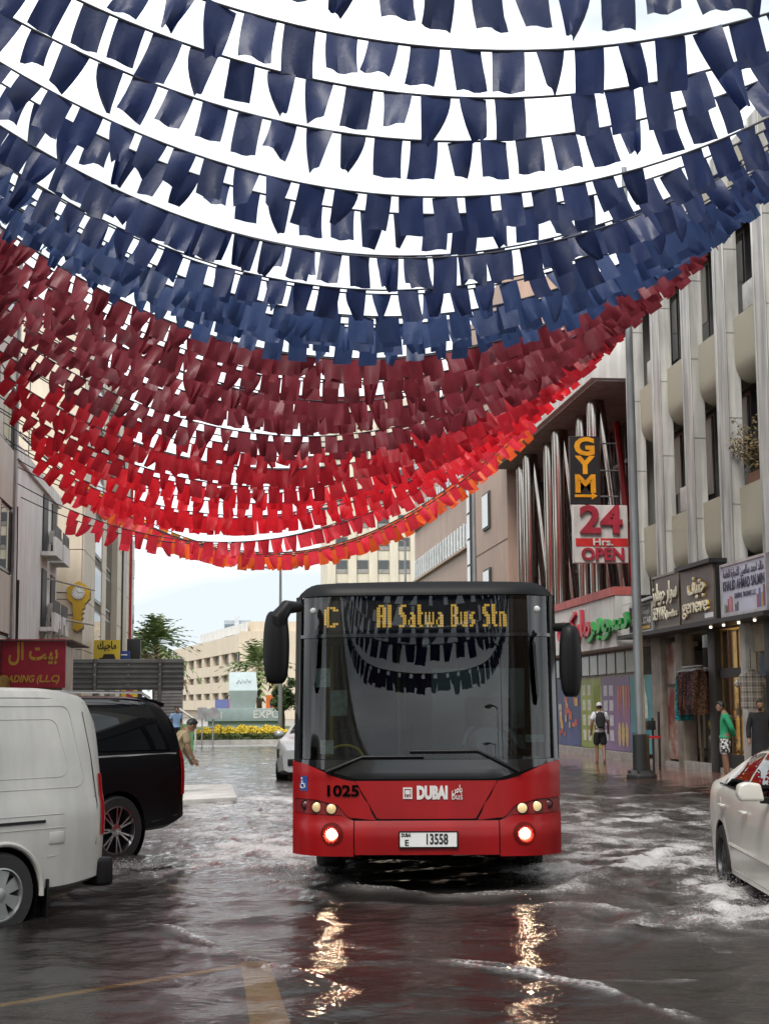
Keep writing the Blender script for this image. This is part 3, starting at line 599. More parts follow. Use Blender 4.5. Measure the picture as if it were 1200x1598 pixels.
for yy in (58.6,): box_part('end_window', m_dark, tb, lt((12.2,57.86,9)), lt((13.4,57.895,10.6)))
ct = thing('cream_tower', 'cream apartment tower with square windows rising far behind the bus', 'building', (20.5, 210, 0))
m_cr = mat('cream_render', (.60,.55,.44), .7, var=.05, scale=.2, streak=.1); hw = 9.5
box_part('wall', m_cr, ct, (-6.2,0,0), (hw,14,46))
for i in range(6): box_part('pier', m_cr, ct, (-6.2+i*3.0-.0,-.45,0), (-6.2+i*3.0+1.25,-.002,46), bevel=.1)
for i in range(5):
    for j in range(11):
        w = box_part('window', mat('tower_frame', (.3,.29,.27), .5), ct, (-4.9+i*3.0,-.12,4+j*3.3), (-3.25+i*3.0,-.004,5.9+j*3.3)); box_part('pane', g_dark, w, (-4.8+i*3.0,-.16,4.6+j*3.3), (-3.35+i*3.0,-.125,5.8+j*3.3))

# ---- lamp posts
m_pole = mat('galvanised_pole', (.30,.32,.33), .45, metal=.55, var=.15, scale=4, stretch=(1,1,.3))
def lamp_post(label, x, y, h, arm=-1.6, base=True, group=None):
    t_ = thing('lamp_post', label, 'lamp post', (x, y, 0), 0, group)
    MB().tube([(0,0,-.1),(0,0,h*.5),(0,0,h)], [.12,.10,.065], 12).build('pole', m_pole, t_, smooth=True)
    if base:
        MB().lathe([(.20,.22),(.19,1.0),(.125,1.02)], (0,0,0), n=14).build('sleeve', mat('black_sleeve', (.02,.02,.02), .5), t_, smooth=True)
        MB().lathe([(.36,-.05),(.36,.10),(.24,.20),(.20,.22)], (0,0,0), n=6, close=True).build('base_plate', mat('black_sleeve'), t_, bevel=.02)
        for k in range(6): MB().lathe([(.03,.1),(.03,.20),(.0,.21)], (.29*math.cos(k*1.047),.29*math.sin(k*1.047),0), n=6).build('bolt', mat('black_sleeve'), t_)
    if arm:
        MB().tube([(0,0,h-.02),(arm*.5,0,h+.10),(arm*.7,0,h+.12)], .04, 8).build('arm', m_pole, t_, smooth=True)
        MB().blob((arm,0,h+.12), (abs(arm)*.36,.16,.085), 12, 6).build('lamp_head', mat('lamp_grey', (.5,.51,.52), .4), t_, smooth=True)
        MB().blob((arm,0,h+.055), (abs(arm)*.28,.12,.045), 10, 5).build('lens', mat('lamp_lens', (.75,.76,.74), .2), t_, smooth=True)
    return t_
lp = on_ground(1001,1216); lamp_post('grey lamp post with black bolted base standing on the wet pavement', lp.x, lp.y, 14.5, 0)
p = at_depth(738,742,60); lamp_post('grey street lamp in front of the tan building', p.x, 60, p.z, -1.0, False)
p = at_depth(632,845,95); lamp_post('grey street lamp between the tan building and the cream tower', p.x, 95, p.z, -1.2, False)
p = at_depth(438,888,80); t_ = lamp_post('tall double-headed lamp standing on the roundabout', p.x, 80, p.z, -.7, False)
MB().blob((.7,0,p.z+.1), (.28,.16,.085), 10, 5).build('lamp_head', mat('lamp_grey'), t_, smooth=True); MB().tube([(0,0,p.z),(.5,0,p.z+.1)], .04, 6).build('arm', m_pole, t_)
p = at_depth(246,985,110); t_ = lamp_post('double-headed lamp behind the palm trees', p.x, 110, p.z, -1.1, False)
MB().blob((1.1,0,p.z+.1), (.4,.16,.085), 10, 5).build('lamp_head', mat('lamp_grey'), t_, smooth=True); MB().tube([(0,0,p.z),(.8,0,p.z+.1)], .04, 6).build('arm', m_pole, t_)
# parking meter / black stand by the poster door
p = on_ground(1020,1205); t_ = thing('meter_post', 'thin black post with a small box beside the poster wall', 'post', (p.x, p.y, 0))
MB().tube([(0,0,-.05),(0,0,1.35)], .03, 8).tube([(.16,0,-.05),(.16,0,1.5)], .03, 8).build('post', m_black, t_); MB().span((-.16,-.08,1.05),(.06,.08,1.28)).build('box', m_black, t_, bevel=.015); MB().span((-.14,-.03,.84),(.2,.03,.90)).build('bar', mat('red_strut_paint'), t_)
# ---- the street behind the photographer: it shows in the bus windscreen
def rear_block(label, x0, x1, y0, y1, h, m_, face):
    t_ = thing('office_block', label, 'building', ((x0+x1)/2, (y0+y1)/2, 0)); cx, cy = (x0+x1)/2, (y0+y1)/2
    box_part('wall', m_, t_, (x0-cx,y0-cy,-.1), (x1-cx,y1-cy,h)); xf = x0 if face < 0 else x1
    box_part('cornice', m_conc, t_, (x0-cx-.3,y0-cy-.3,h), (x1-cx+.3,y1-cy+.3,h+.5))
    for j in range(int(h/3.4)):
        for k in range(int((y1-y0)/3)):
            ya = y0-cy+.6+k*3; box_part('window', g_dark, t_, (xf-cx+face*.03-.02,ya,1.6+j*3.4), (xf-cx+face*.03+.02,ya+1.8,3.3+j*3.4))
rear_block('brown office block behind the photographer seen in the bus windscreen', 7.5, 20, -58, -6, 13, mat('brown_render', (.26,.17,.11), .7, streak=.2), -1)
rear_block('pale office block behind the photographer seen in the bus windscreen', -30, -15, -58, -14, 15, mat('cream_render'), 1)
for k in range(6): lamp_post('street lamp in the row behind the photographer', 3.2-1.5*k*.6, -12-8*k, 10.5, -1.6, False, 'lamps behind the photographer')
# ------------------------------------------------------------------ left side of the street
LX = -6.0
m_lp = mat('beige_panel', (.66,.60,.52), .6, var=.05, scale=.5, streak=.15); m_joint = mat('panel_joint', (.22,.20,.18), .8)
nb = thing('panel_building', 'beige panelled building corner next to the red shop sign', 'building', (LX, 36, 0))
def ln(p): return (p[0]-LX, p[1]-36, p[2])
box_part('wall', m_joint, nb, ln((-20,30,-.1)), ln((-6.08,42.4,14.6)))
for j in range(4):
    for k in range(4):
        z0 = .2+j*3.55; y0 = 30.1+k*3.08
        box_part('panel', m_lp, nb, ln((-6.07,y0,z0)), ln((-6.0,y0+3.04,z0+1.62))); box_part('pier', m_lp, nb, ln((-6.06,y0,z0+1.66)), ln((-6.01,y0+.7,z0+3.5)))
        w = box_part('window', m_frame, nb, ln((-6.075,y0+.74,z0+1.68)), ln((-6.03,y0+3.0,z0+3.46))); box_part('pane', g_dark, w, ln((-6.03,y0+.82,z0+1.76)), ln((-6.018,y0+2.92,z0+3.38)))
box_part('corner_strip', mat('grey_trim', (.34,.32,.31), .5), nb, ln((-6.0,42.1,-.1)), ln((-5.93,42.45,14.6)))
wb = thing('white_building', 'stained white old building with battered balconies behind the red shop sign', 'building', (LX, 48, 0))
m_ow = mat('stained_white_wall', (.84,.83,.80), .8, var=.06, scale=1.2, streak=.18)
def lw(p): return (p[0]-LX, p[1]-48, p[2])
box_part('wall', m_ow, wb, lw((-20,42.6,-.1)), lw((-6.1,54.2,8.9))); box_part('parapet', m_ow, wb, lw((-20,42.6,8.901)), lw((-6.0,54.4,9.3)))
for j, zz in enumerate((4.2, 6.7)):
    for k in range(2):
        y0 = 49.4+k*2.5
        b_ = box_part('balcony', m_ow, wb, lw((-6.09,y0,zz)), lw((-5.6,y0+1.9,zz+.14))); box_part('balcony_wall', m_ow, b_, lw((-5.70,y0,zz+.141)), lw((-5.6,y0+1.9,zz+.62)))
        for q in range(9): box_part('baluster', m_frame, b_, lw((-5.67,y0+.05+q*.22,zz+.621)), lw((-5.63,y0+.09+q*.22,zz+1.05)))
        box_part('door_opening', m_dark, wb, lw((-6.098,y0+.3,zz+.15)), lw((-6.05,y0+1.5,zz+2.1)))
        MB().span(lw((-6.05,y0+1.92,zz+.6)), lw((-5.7,y0+2.35,zz+1.05))).build('air_conditioner', mat('ac_grey', (.5,.49,.46), .5), wb, bevel=.03)
g = random.Random(9)
for k in range(10): MB().span((0,0,0),(g.uniform(.03,.10),.03,g.uniform(.5,1.4))).build('loose_board', mat('old_board', (.45,.41,.36), .8), wb).location = lw((-5.9+g.uniform(0,.5), 49+g.uniform(0,2), 3.7+g.uniform(-.2,.4)))
MB().tube([lw((-6.03,43.6,3.6)), lw((-6.03,43.5,5.0)), lw((-6.03,43.3,7.5))], .02, 5).tube([lw((-6.02,43.7,3.3)), lw((-6.02,43.7,5.4))], .04, 5).build('cable', m_black, wb)
for zz in (4.75, 6.05): MB().tube([lw((-6.9,47.4,zz+.03)), lw((-4.9,55.9,zz))], .035, 6).build('scaffold_pole', mat('old_board'), wb)
bb = thing('beige_building', 'tall beige tiled building with brown window strip behind the key sign', 'building', (-5.4, 68, 0))
m_bt = mat('beige_tile', (.66,.57,.45), .5, var=.06, scale=.7, streak=.10); m_bz = mat('bronze_panel', (.13,.07,.04), .35, var=.3)
def lb(p): return (p[0]+5.4, p[1]-68, p[2])
box_part('wall', m_joint, bb, lb((-24,56.2,-.1)), lb((-5.42,83,17)))
for j in range(9):           # tiles one by one on the end wall that faces us, and on the street front
    for k in range(9): box_part('tile', m_bt, bb, lb((-24+k*2.07,56.12,.1+j*1.88)), lb((-24+k*2.07+2.03,56.19,.1+j*1.88+1.85)))
    for k, (y0, y1) in enumerate(((56.2,59.0),(59.03,61.0),(64.6,66.8),(70.6,73.5),(73.53,76.5),(79.3,83))): box_part('tile', m_bt, bb, lb((-5.41,y0,.1+j*1.88)), lb((-5.34,y1,.1+j*1.88+1.85)))
    for k, y0 in enumerate((61.2, 67.0)):
        w = box_part('window', m_frame, bb, lb((-5.415,y0,.4+j*1.88)), lb((-5.38,y0+3.2,1.9+j*1.88))); box_part('pane', g_dark, w, lb((-5.375,y0+.1,.5+j*1.88)), lb((-5.36,y0+3.1,1.8+j*1.88)))
box_part('brown_strip', m_bz, bb, lb((-5.40,76.6,0)), lb((-5.25,79.2,16.8))); box_part('rib', m_bt, bb, lb((-5.4,70.2,0)), lb((-5.1,70.55,17)))
box_part('red_edge', mat('red_strut_paint'), bb, lb((-5.33,82.6,0)), lb((-5.2,82.9,16.5)))
gb = thing('grey_building', 'grey rounded building end just showing past the beige building', 'building', (-8.1, 96, 0))
MB().lathe([(2.2,0),(2.2,12.3),(1.9,12.8),(0.05,12.8)], (0,0,0), n=28).build('wall', mat('grey_clad', (.42,.43,.44), .4), gb, smooth=True)
for j in range(4): MB().lathe([(2.23,0),(2.23,1.2)], (0,0,1.2+j*2.9), n=28).build('window_band', g_dark, gb, smooth=True)
# red kiosk sign
ks = thing('red_sign', 'crimson shop sign with yellow Arabic letters and RADING (L.L.C)', 'sign', (-5.09, 41.0, 2.9)); hw, hh = .76, .66
MB().span((-hw-.6,0,-hh),(hw,.12,hh)).build('board', mat('crimson_board', (.50,.018,.05), .45, var=.12), ks, bevel=.006, seg=1)
m_yl = mat('yellow_letter', (.80,.47,.06), .45)
put_text(ks, 'بيت ال', .62, m_yl, (-.10,-.012,.30), FACE_CAM, width=1.32, font_ar=True, bold=.016); put_text(ks, 'TRADING (L.L.C)', .26, m_yl, (-.22,-.012,-.42), FACE_CAM, width=1.62, bold=.008, shear=.25)
kk = thing('kiosk', 'small tin-roofed kiosk with tiled side behind the crimson sign', 'kiosk', (-5.4, 43.6, 0))
MB().span((-1.4,-2.2,-.1),(.95,2.4,3.42)).build('wall', mat('kiosk_tile', (.36,.22,.13), .4, var=.35, scale=1.6), kk)
for k in range(24): MB().prism([(-1.7,.0),(-1.7,.03),(1.25,.03),(1.25,0)], 'y', -2.75+k*.22, -2.62+k*.22).build('roof_sheet', mat('rust_tin', (.22,.17,.15), .6, metal=.3, var=.4), kk).location = (0,0,3.50+.02*(k % 2))
ys_ = thing('gold_panel', 'old gold shop panel at the corner of the beige panelled building', 'sign', (-6.2, 38.8, 1.9)); MB().span((0,-3,-.7),(.4,3,.62)).build('board', mat('old_gold', (.42,.30,.08), .45, var=.3, scale=4), ys_, bevel=.01)
# key-shaped clock sign
ky = thing('key_sign', 'yellow key-shaped sign with a round clock face on the beige building', 'sign', (-5.50, 56.0, 5.45))
hexa = [(0,.95),(.43,.70),(.43,.30),(.24,.08),(.24,-.06),(.13,-.12),(.22,-.22),(.11,-.30),(.20,-.40),(.10,-.50),(.20,-.58),(.20,-.78),(-.02,-.93),(-.16,-.84),(-.20,.10),(-.42,.30),(-.42,.70)]
MB().prism([(a*1.03+.02, b*1.03-.03) for a, b in hexa], 'y', .05, .2).build('back_board', mat('key_edge', (.30,.28,.25), .5), ky); MB().prism(hexa, 'y', 0, .049).build('key_board', mat('key_yellow', (.62,.38,.03), .45, var=.1), ky)
cf = MB().lathe([(.0,0),(.24,0),(.24,-.03),(.0,-.03)], (0,-.005,.5), axis='y', n=28).build('clock_face', mat('clock_white', (.8,.8,.78), .4), ky)
for a, ln_ in ((2.0,.12),(.15,.17)): MB().tube([(0,-.042,.5),(ln_*math.cos(a),-.042,.5+ln_*math.sin(a))], .008, 4).build('clock_hand', m_black, cf)
for k in range(12): MB().box((.20*math.cos(k*.5236),-.04,.5+.20*math.sin(k*.5236)), (.02,.008,.03)).build('hour_mark', m_black, cf)
MB().tube([(-.4,.12,.55),(-1.5,.12,.55)], .03, 6).tube([(-.1,.12,-.3),(-1.6,.12,-.3)], .03, 6).build('bracket', m_frame, ky)
# magic car sign, blue sign, 5 sign
mg = thing('magic_sign', 'yellow sign with black Arabic word and a car picture on the beige building', 'sign', (-4.72, 60, 3.95)); MB().span((-.52,0,-.42),(.52,.1,.42)).build('board', mat('sign_yellow', (.62,.46,.04), .45, var=.08), mg)
put_text(mg, 'ماجيك', .42, m_black, (0,-.012,.20), FACE_CAM, width=.74, font_ar=True, bold=.012)
MB().prism([(-.3,-.42),(-.3,-.30),(-.17,-.27),(-.12,-.14),(.28,-.14),(.33,-.28),(.36,-.42)], 'y', -.012, -.002).build('car_print', m_black, mg)
bs = thing('blue_sign', 'small dark blue sign below the beige building', 'sign', (-4.05, 60.5, 3.75)); MB().span((-.20,0,-.18),(.20,.08,.20)).build('board', mat('sign_blue', (.02,.06,.25), .4), bs); MB().span((-.15,-.012,.02),(.10,-.002,.07)).build('white_print', m_white, bs)
ds = thing('dark_box_sign', 'tall black box sign beside the blue sign', 'sign', (-3.85, 63, 3.9)); MB().span((-.28,0,-.75),(.28,.4,.65)).build('box', m_black, ds, bevel=.02)
fs = thing('five_sign', 'yellow sign with a red figure 5 under the grey road sign', 'sign', (-3.8, 60, 2.1)); MB().span((-.34,0,-.5),(.3,.1,.32)).build('board', mat('sign_yellow'), fs); put_text(fs, '5', .72, mat('raised_red'), (0,-.012,-.02), FACE_CAM, bold=.03); MB().span((.32,.02,-1.8),(.42,.1,.4)).build('post', m_black, fs)
# back of a big road sign on two posts
rsn = thing('road_sign', 'grey ribbed back of a wide direction sign on two posts', 'road sign', (-2.57, 40, 0)); m_al = mat('dull_aluminium', (.19,.19,.185), .5, metal=.35, var=.15)
MB().span((-1.46,.06,2.16),(1.46,.10,2.98)).build('panel', m_al, rsn, bevel=.01, seg=1)
for k in range(6): MB().prism([(.0,-.03),(-.05,-.02),(-.05,.02),(0,.03)], 'x', -1.45, 1.45).build('rib', m_al, rsn).location = (0,.058,2.24+k*.132)
for x in (-.88, .83): MB().tube([(x,-.06,-.2),(x,-.06,2.99)], .05, 8).build('post', m_al, rsn, smooth=True)
for x in (-.88,.0,.83):
    for k in range(3): MB().box((x,-.115,2.3+k*.26), (.03,.02,.03)).build('clip', mat('bright_clip', (.6,.6,.6), .4, metal=.8), rsn)

# ------------------------------------------------------------------ roundabout and beyond
ex = thing('expo_monument', 'pale teal concrete monument with white letters EXPO on the roundabout', 'monument', (1.15, 95, .14))
m_tl = mat('teal_concrete', (.40,.52,.50), .6, var=.08, scale=.8); m_tl2 = mat('pale_teal', (.40,.48,.49), .6, var=.06)
MB().span((-2.25,0,0),(2.2,1.6,.62)).build('plinth', m_tl, ex, bevel=.02); MB().span((-2.45,-.2,.62),(2.55,1.8,1.42)).build('beam', mat('beam_teal', (.33,.42,.43), .6, var=.08), ex, bevel=.02)
put_text(ex, 'EXPO', .70, m_wh, (1.45,-.215,1.02), FACE_CAM, width=1.7, bold=.02); put_text(ex, 'us |', .5, m_wh, (-1.75,-.215,1.02), FACE_CAM, width=.8, bold=.01)
MB().add([(-.85,.1,1.43),(.75,.1,1.43),(.75,1.5,1.43),(-.85,1.5,1.43),(-.95,-.15,2.55),(.88,-.15,2.55),(.80,1.2,3.75),(-.90,1.2,3.75),(.75,1.6,2.6),(-.85,1.6,2.6)], [(0,1,5,4),(4,5,6,7),(1,2,8,6,5),(0,4,7,9,3),(2,3,9,8),(6,8,9,7)]).build('tilted_cube', m_tl2, ex, bevel=.02)
MB().tube([(-.45,.28,3.02),(-.3,.42,3.22),(-.18,.30,3.02),(-.05,.45,3.26),(.08,.30,3.04),(.2,.46,3.27),(.38,.32,3.08),(.46,.42,3.2)], .025, 5).build('calligraphy', mat('grey_print', (.25,.25,.25), .5), ex)
ob = thing('orange_sign', 'small orange parking sign beside the monument', 'sign', (3.1, 96, .1)); MB().span((-.5,0,1.2),(.5,.1,2.3)).build('board', mat('orange_board', (.75,.18,.03), .5), ob); put_text(ob, 'P', .6, mat('sign_blue'), (-.1,-.012,1.75), FACE_CAM, bold=.03); MB().tube([(0,.05,0),(0,.05,1.2)], .05, 6).build('post', m_frame, ob)
hd = thing('flower_hedge', 'low hedge of yellow flowers along the roundabout kerb', 'hedge', (.7, 71.5, .14)); g = random.Random(2); lf = MB(); fl_ = MB()
for k in range(9000):
    x = g.uniform(-2.3,2.6); y = g.uniform(-.9,1.6); z = .62*max(0, 1-((x-.1)/2.7)**6)*max(.2, 1-((y-.3)/1.5)**2)*g.random()**.5+.04*math.sin(x*5+y)+.05*math.sin(x*11+2*y); z = max(.02, z)
    a = Vector((g.gauss(0,1),g.gauss(0,1),g.gauss(0,.6))).normalized()*g.uniform(.03,.06); b = a.orthogonal()*.6; c = Vector((x,y,z)); q = fl_ if (z > .30 and g.random() < .85) else lf
    q.add([c-a, c-b, c+a, c+b], [(0,1,2,3)])
lf.build('foliage', mat('hedge_leaf', (.10,.14,.02), .7, var=.35, scale=20), hd); fl_.build('blossom', mat('yellow_blossom', (.85,.62,.03), .6, var=.15, scale=20), hd)
def palm(label, x, y, h, r, seed):
    g = random.Random(seed); t_ = thing('palm_tree', label, 'palm tree', (x, y, 0), 0, 'palms at the roundabout')
    MB().tube([(.05*math.sin(k), 0, h*k/8) for k in range(9)], [.22-.008*k+.02*(k % 2) for k in range(9)], 10).build('trunk', mat('palm_bark', (.16,.11,.075), .95, var=.3, scale=8, bump=.6, bscale=18), t_, smooth=True)
    mb = MB(); dry = MB()
    for k in range(90):
        az = g.uniform(0, 6.28); el = g.uniform(-.7, 1.5); q = mb if el > -.28 else dry; L_ = r*g.uniform(.75,1.05)
        d = Vector((math.cos(az)*math.cos(el), math.sin(az)*math.cos(el), math.sin(el))); side = Vector((-math.sin(az), math.cos(az), 0)); pts = []
        for s_ in range(7): f_ = s_/6; pts.append(Vector((0,0,h+.1))+d*L_*f_+Vector((0,0,-.38*L_*f_*f_)))
        q.tube([tuple(p) for p in pts[:5]], .018, 4, caps=False)
        for s_ in range(2, 7):          # fan of blades from the leaf stalk's end
            for sg in (-1, 1):
                for e_ in range(2):
                    p = pts[s_]; tip = p+(d*.30+side*sg*(.55-.05*s_)+Vector((0,0,-.18-.1*g.random())))*L_*.42*g.uniform(.7,1.1); w_ = (pts[s_]-pts[s_-1])*.30
                    q.add([p-w_, tip, p+w_], [(0,1,2)])
    mb.build('crown', mat('palm_green', (.26,.34,.13), .6, var=.35, scale=3, transl=.2), t_); dry.build('dry_skirt', mat('palm_dry', (.36,.27,.14), .8, var=.25), t_)
    return t_
p = at_depth(405,1042,108); palm('palm tree with a straw skirt beside the expo monument', p.x, 108, p.z, 3.1, 1)
p = at_depth(244,1008,100); palm('palm tree rising above the wide grey road sign', p.x, 100, p.z, 3.2, 2)
p = at_depth(220,1022,106); palm('lower palm tree half hidden by the black box sign', p.x, 106, p.z, 2.8, 3)
def leafy_tree(label, x, y, h, r, seed):
    g = random.Random(seed); t_ = thing('leafy_tree', label, 'tree', (x, y, 0)); tk = MB().tube([(0,0,0),(.05,0,h*.3),(0,.05,h*.6)], [.14,.11,.06], 8)
    for k in range(6): a = k*1.05; tk.tube([(0,0,h*.4),(math.cos(a)*r*.5,math.sin(a)*r*.5,h*.65)], [.06,.02], 5)
    tk.build('trunk', mat('tree_bark', (.10,.075,.05), .95), t_); mb = MB(); cl = [(Vector((g.gauss(0,.42)*r, g.gauss(0,.42)*r, h*.68+g.gauss(0,.30)*r)), g.uniform(.25,.5)*r) for _ in range(16)]
    for k in range(3200):
        c0, cr = cl[g.randrange(16)]; dv = Vector((g.gauss(0,1),g.gauss(0,1),g.gauss(0,1))).normalized()*cr*g.random()**.4; c = c0+dv
        a = Vector((g.gauss(0,1),g.gauss(0,1),g.gauss(0,1))).normalized()*.085; b = a.orthogonal()*.5; mb.add([c-a, c+b, c+a, c-b], [(0,1,2,3)])
    mb.build('crown', mat('leaf_green', (.07,.13,.03), .6, var=.4, scale=2.5, transl=.25), t_); return t_
p = at_depth(441,1078,88); leafy_tree('small green tree beside the bus mirror', p.x, 88, p.z+.6, 1.0, 4)
# round and square sign backs on the median, info panel
def sign_post(label, px, py, kind):
    p = at_depth(px, py, 63); t_ = thing('traffic_sign', label, 'traffic sign', (p.x, 63, 0)); MB().tube([(0,0,-.1),(0,0,p.z)], .03, 8).build('post', mat('sign_back_grey', (.40,.40,.41), .5), t_)
    if kind: MB().lathe([(.01,0),(.25,0),(.25,.02),(.01,.02)], (0,-.07,p.z-.25), axis='y', n=24).build('plate', mat('sign_back_grey'), t_)
    else: MB().span((-.20,-.05,p.z-.5),(.20,-.03,p.z)).build('plate', mat('sign_back_grey'), t_)
sign_post('round traffic sign seen from behind on the median', 333, 1104, 1); sign_post('square traffic sign seen from behind on the median', 316, 1104, 0)
p = at_depth(290,1122,60); ip = thing('info_panel', 'green bus-stop panel with a white slanted frame on the median', 'bus stop', (p.x, 60, 0)); MB().span((-.42,0,.0),(.32,.06,p.z-.2)).build('panel', mat('panel_green', (.12,.32,.14), .5, var=.2), ip)
MB().tube([(.4,.03,-.1),(.4,.03,p.z-.05),(-.25,.03,p.z+.4)], .05, 6).build('frame', m_wh, ip)
gp = at_depth(262,1100,66); t_ = thing('louvred_cabinet', 'grey louvred kiosk wall behind the road sign post', 'kiosk', (gp.x, 66, 0)); MB().span((-.6,0,0),(.65,.5,3.0)).build('cabinet', m_al, t_)
for k in range(20): MB().span((-.58,-.02,.2+k*.14),(.63,-.002,.28+k*.14)).build('louvre', mat('grey_trim'), t_)
# long cream building across the roundabout
ho = thing('long_building', 'long cream building with rows of square windows across the roundabout', 'building', (0, 190, 0))
c0 = at_depth(375,985,190); cl_ = at_depth(272,1012,245); cr_ = at_depth(520,985,190); ztop = c0.z
dirv = Vector((cl_.x-c0.x, 55, 0)); Lf = dirv.length; rzf = math.atan2(dirv.y, dirv.x)
def hol(s, d, z): u = dirv.normalized(); nrm = Vector((u.y, -u.x, 0)); nrm = nrm if nrm.y < 0 else -nrm; q = Vector((c0.x, 190, 0))+u*s+nrm*d; return (q.x, q.y-190, z)
def hbox(name, m_, s0, s1, d0, d1, z0, z1, par=None):
    V = [hol(s, d, z) for z in (z0, z1) for d in (d0, d1) for s in (s0, s1)]
    return MB().add(V, [(0,2,3,1),(4,5,7,6),(0,1,5,4),(2,6,7,3),(0,4,6,2),(1,3,7,5)]).build(name, m_, par or ho)
m_ho = mat('cream_wall', (.60,.51,.39), .8, var=.05, scale=.3, streak=.1)
hbox('wall', m_ho, 0, Lf, -9, -.6, 0, ztop-.4); MB().span((c0.x,0,0),(c0.x+24,9,ztop)).build('end_block', m_ho, ho); hbox('parapet', m_ho, 0, Lf, -.9, .12, ztop-2.6, ztop-.35)
for j in range(3):
    zb = 2.6+j*(ztop-4.2)/3; hbox('ledge', m_ho, 0, Lf, -.6, .05, zb-1.45, zb-.02)
    for k in range(int(Lf/7.0)):
        s0 = .8+k*7.0; w = hbox('window', mat('window_green', (.02,.22,.12), .5) if (j, k) in ((1,1),(1,4),(0,3)) else m_dark, s0, s0+4.9, -.62, -.45, zb, zb+1.7)
        hbox('pane', g_dark, s0+2.5, s0+4.7, -.44, -.40, zb+.1, zb+1.6, w); hbox('pier', m_ho, s0+5.0, s0+6.9, -.6, .02, zb, zb+1.75)
for k in range(9): hbox('roof_rail', m_wh, k*4, k*4+3.8, -1, -.9, ztop+.0, ztop+1.2)
hbox('shop_front', mat('shop_blue', (.05,.08,.3), .5), 6, 16, .13, .3, .9, 2.6); hbox('shop_front', mat('shop_red', (.5,.06,.07), .5), -0.5, 5.8, .13, .3, 1.0, 2.8)
for k, x in enumerate((12.5, 17.5)):
    MB().blob((x, 4, ztop+1.6), (1.9,1.9,1.9), 16, 8).build('dome', m_wh, ho, smooth=True); MB().lathe([(2.1,0),(2.1,1.7)], (x,4,ztop), n=16).build('drum', m_ho, ho)
MB().span((c0.x+1,1,ztop),(c0.x+20,6,ztop+1.3)).build('roof_block', m_ho, ho); MB().span((c0.x+9.6,-.05,3.2),(c0.x+11,.0,5.2)).build('window', m_dark, ho)
ft = thing('glass_tower', 'grey glass tower on the skyline behind the domed roof', 'building', (at_depth(371,985,420).x, 420, 0)); zt = at_depth(371,968,420).z
MB().span((-3.8,0,0),(3.8,8,zt)).build('wall', mat('tower_grey', (.42,.47,.52), .4), ft); MB().span((-.8,-.5,0),(.5,3,zt+1.4)).build('core', mat('tower_pale', (.62,.66,.70), .4), ft)
for j in range(12):
    for sx in (-3.6, .8): MB().span((sx,-.08,zt-2.0-j*1.5),(sx+2.6,-.01,zt-1.1-j*1.5)).build('window', mat('tower_glass', (.16,.21,.26), .2), ft)
# kerb slab of the traffic island sticking out of the flood
sl = [on_ground(282,1256), on_ground(370,1251), on_ground(362,1230), on_ground(250,1232)]
isl = MB(); isl.add([(p.x, p.y, -.1) for p in sl]+[(p.x, p.y, .085) for p in sl], [(0,1,2,3),(4,5,6,7),(0,1,5,4),(1,2,6,5),(2,3,7,6),(3,0,4,7)])
tag(isl.build('kerb_slab', mat('pale_kerb'), None, bevel=.02), 'pale concrete kerb slab rising from the flood behind the black car', 'kerb')
# ------------------------------------------------------------------ the city bus (front at y = 0 facing -Y, z = 0 at the water line)
bl, br = on_ground(456,1394), on_ground(879,1393)
BUS_RZ = math.atan2(br.y-bl.y, br.x-bl.x); HW = 1.245
bus = thing('city_bus', 'red and black city bus ploughing head-on through the flooded street', 'bus', ((bl.x+br.x)/2, (bl.y+br.y)/2, 0), BUS_RZ)
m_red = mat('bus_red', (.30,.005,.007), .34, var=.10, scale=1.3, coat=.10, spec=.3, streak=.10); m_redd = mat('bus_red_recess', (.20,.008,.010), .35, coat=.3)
m_gblk = mat('gloss_black', (.008,.009,.010), .10, var=.05, coat=.4); m_mblk = mat('matt_black', (.005,.005,.006), .45, var=.1, spec=.2)
g_wind = glass('windscreen_glass', (.42,.50,.48), .055, 1.0)
def FY(x, z):
    """how far the skin lies behind the foremost point"""
    y = .30*(abs(x)/HW)**8 + .022*(x/HW)**2
    if z > 1.05: y += .125*(z-1.05)**1.08
    if z > 2.76: y += 4.5*(z-2.76)**2
    if z < .66: y += -.035*min(1, (.66-z)/.10) + .10*max(0, .50-z)
    elif z < 1.05: y += .02*(z-.66)
    return y
def skin(name, m, xs, zl, zu, off=0.0, nu=28, nv=8, parent=None, solid=0.018, sm=True):
    x0, x1 = xs
    def fn(u, v):
        x = x0+(x1-x0)*u; a = zl(x) if callable(zl) else zl; b = zu(x) if callable(zu) else zu; z = a+(b-a)*v
        return (x, FY(x, z)-off, z)
    mb = MB().grid(fn, nu, nv); return mb.build(name, m, parent or bus, smooth=True, solid=-solid)
def lerp(x, pts):
    x = abs(x)
    for (a, p), (b, q) in zip(pts[:-1], pts[1:]):
        if x <= b: t = (x-a)/(b-a); t = t*t*(3-2*t) if len(pts) > 4 else t; return p+(q-p)*t
    return pts[-1][1]
glow = lambda x: lerp(x, [(0,1.03),(.66,1.03),(1.25,1.195)])                  # lower edge of black mask
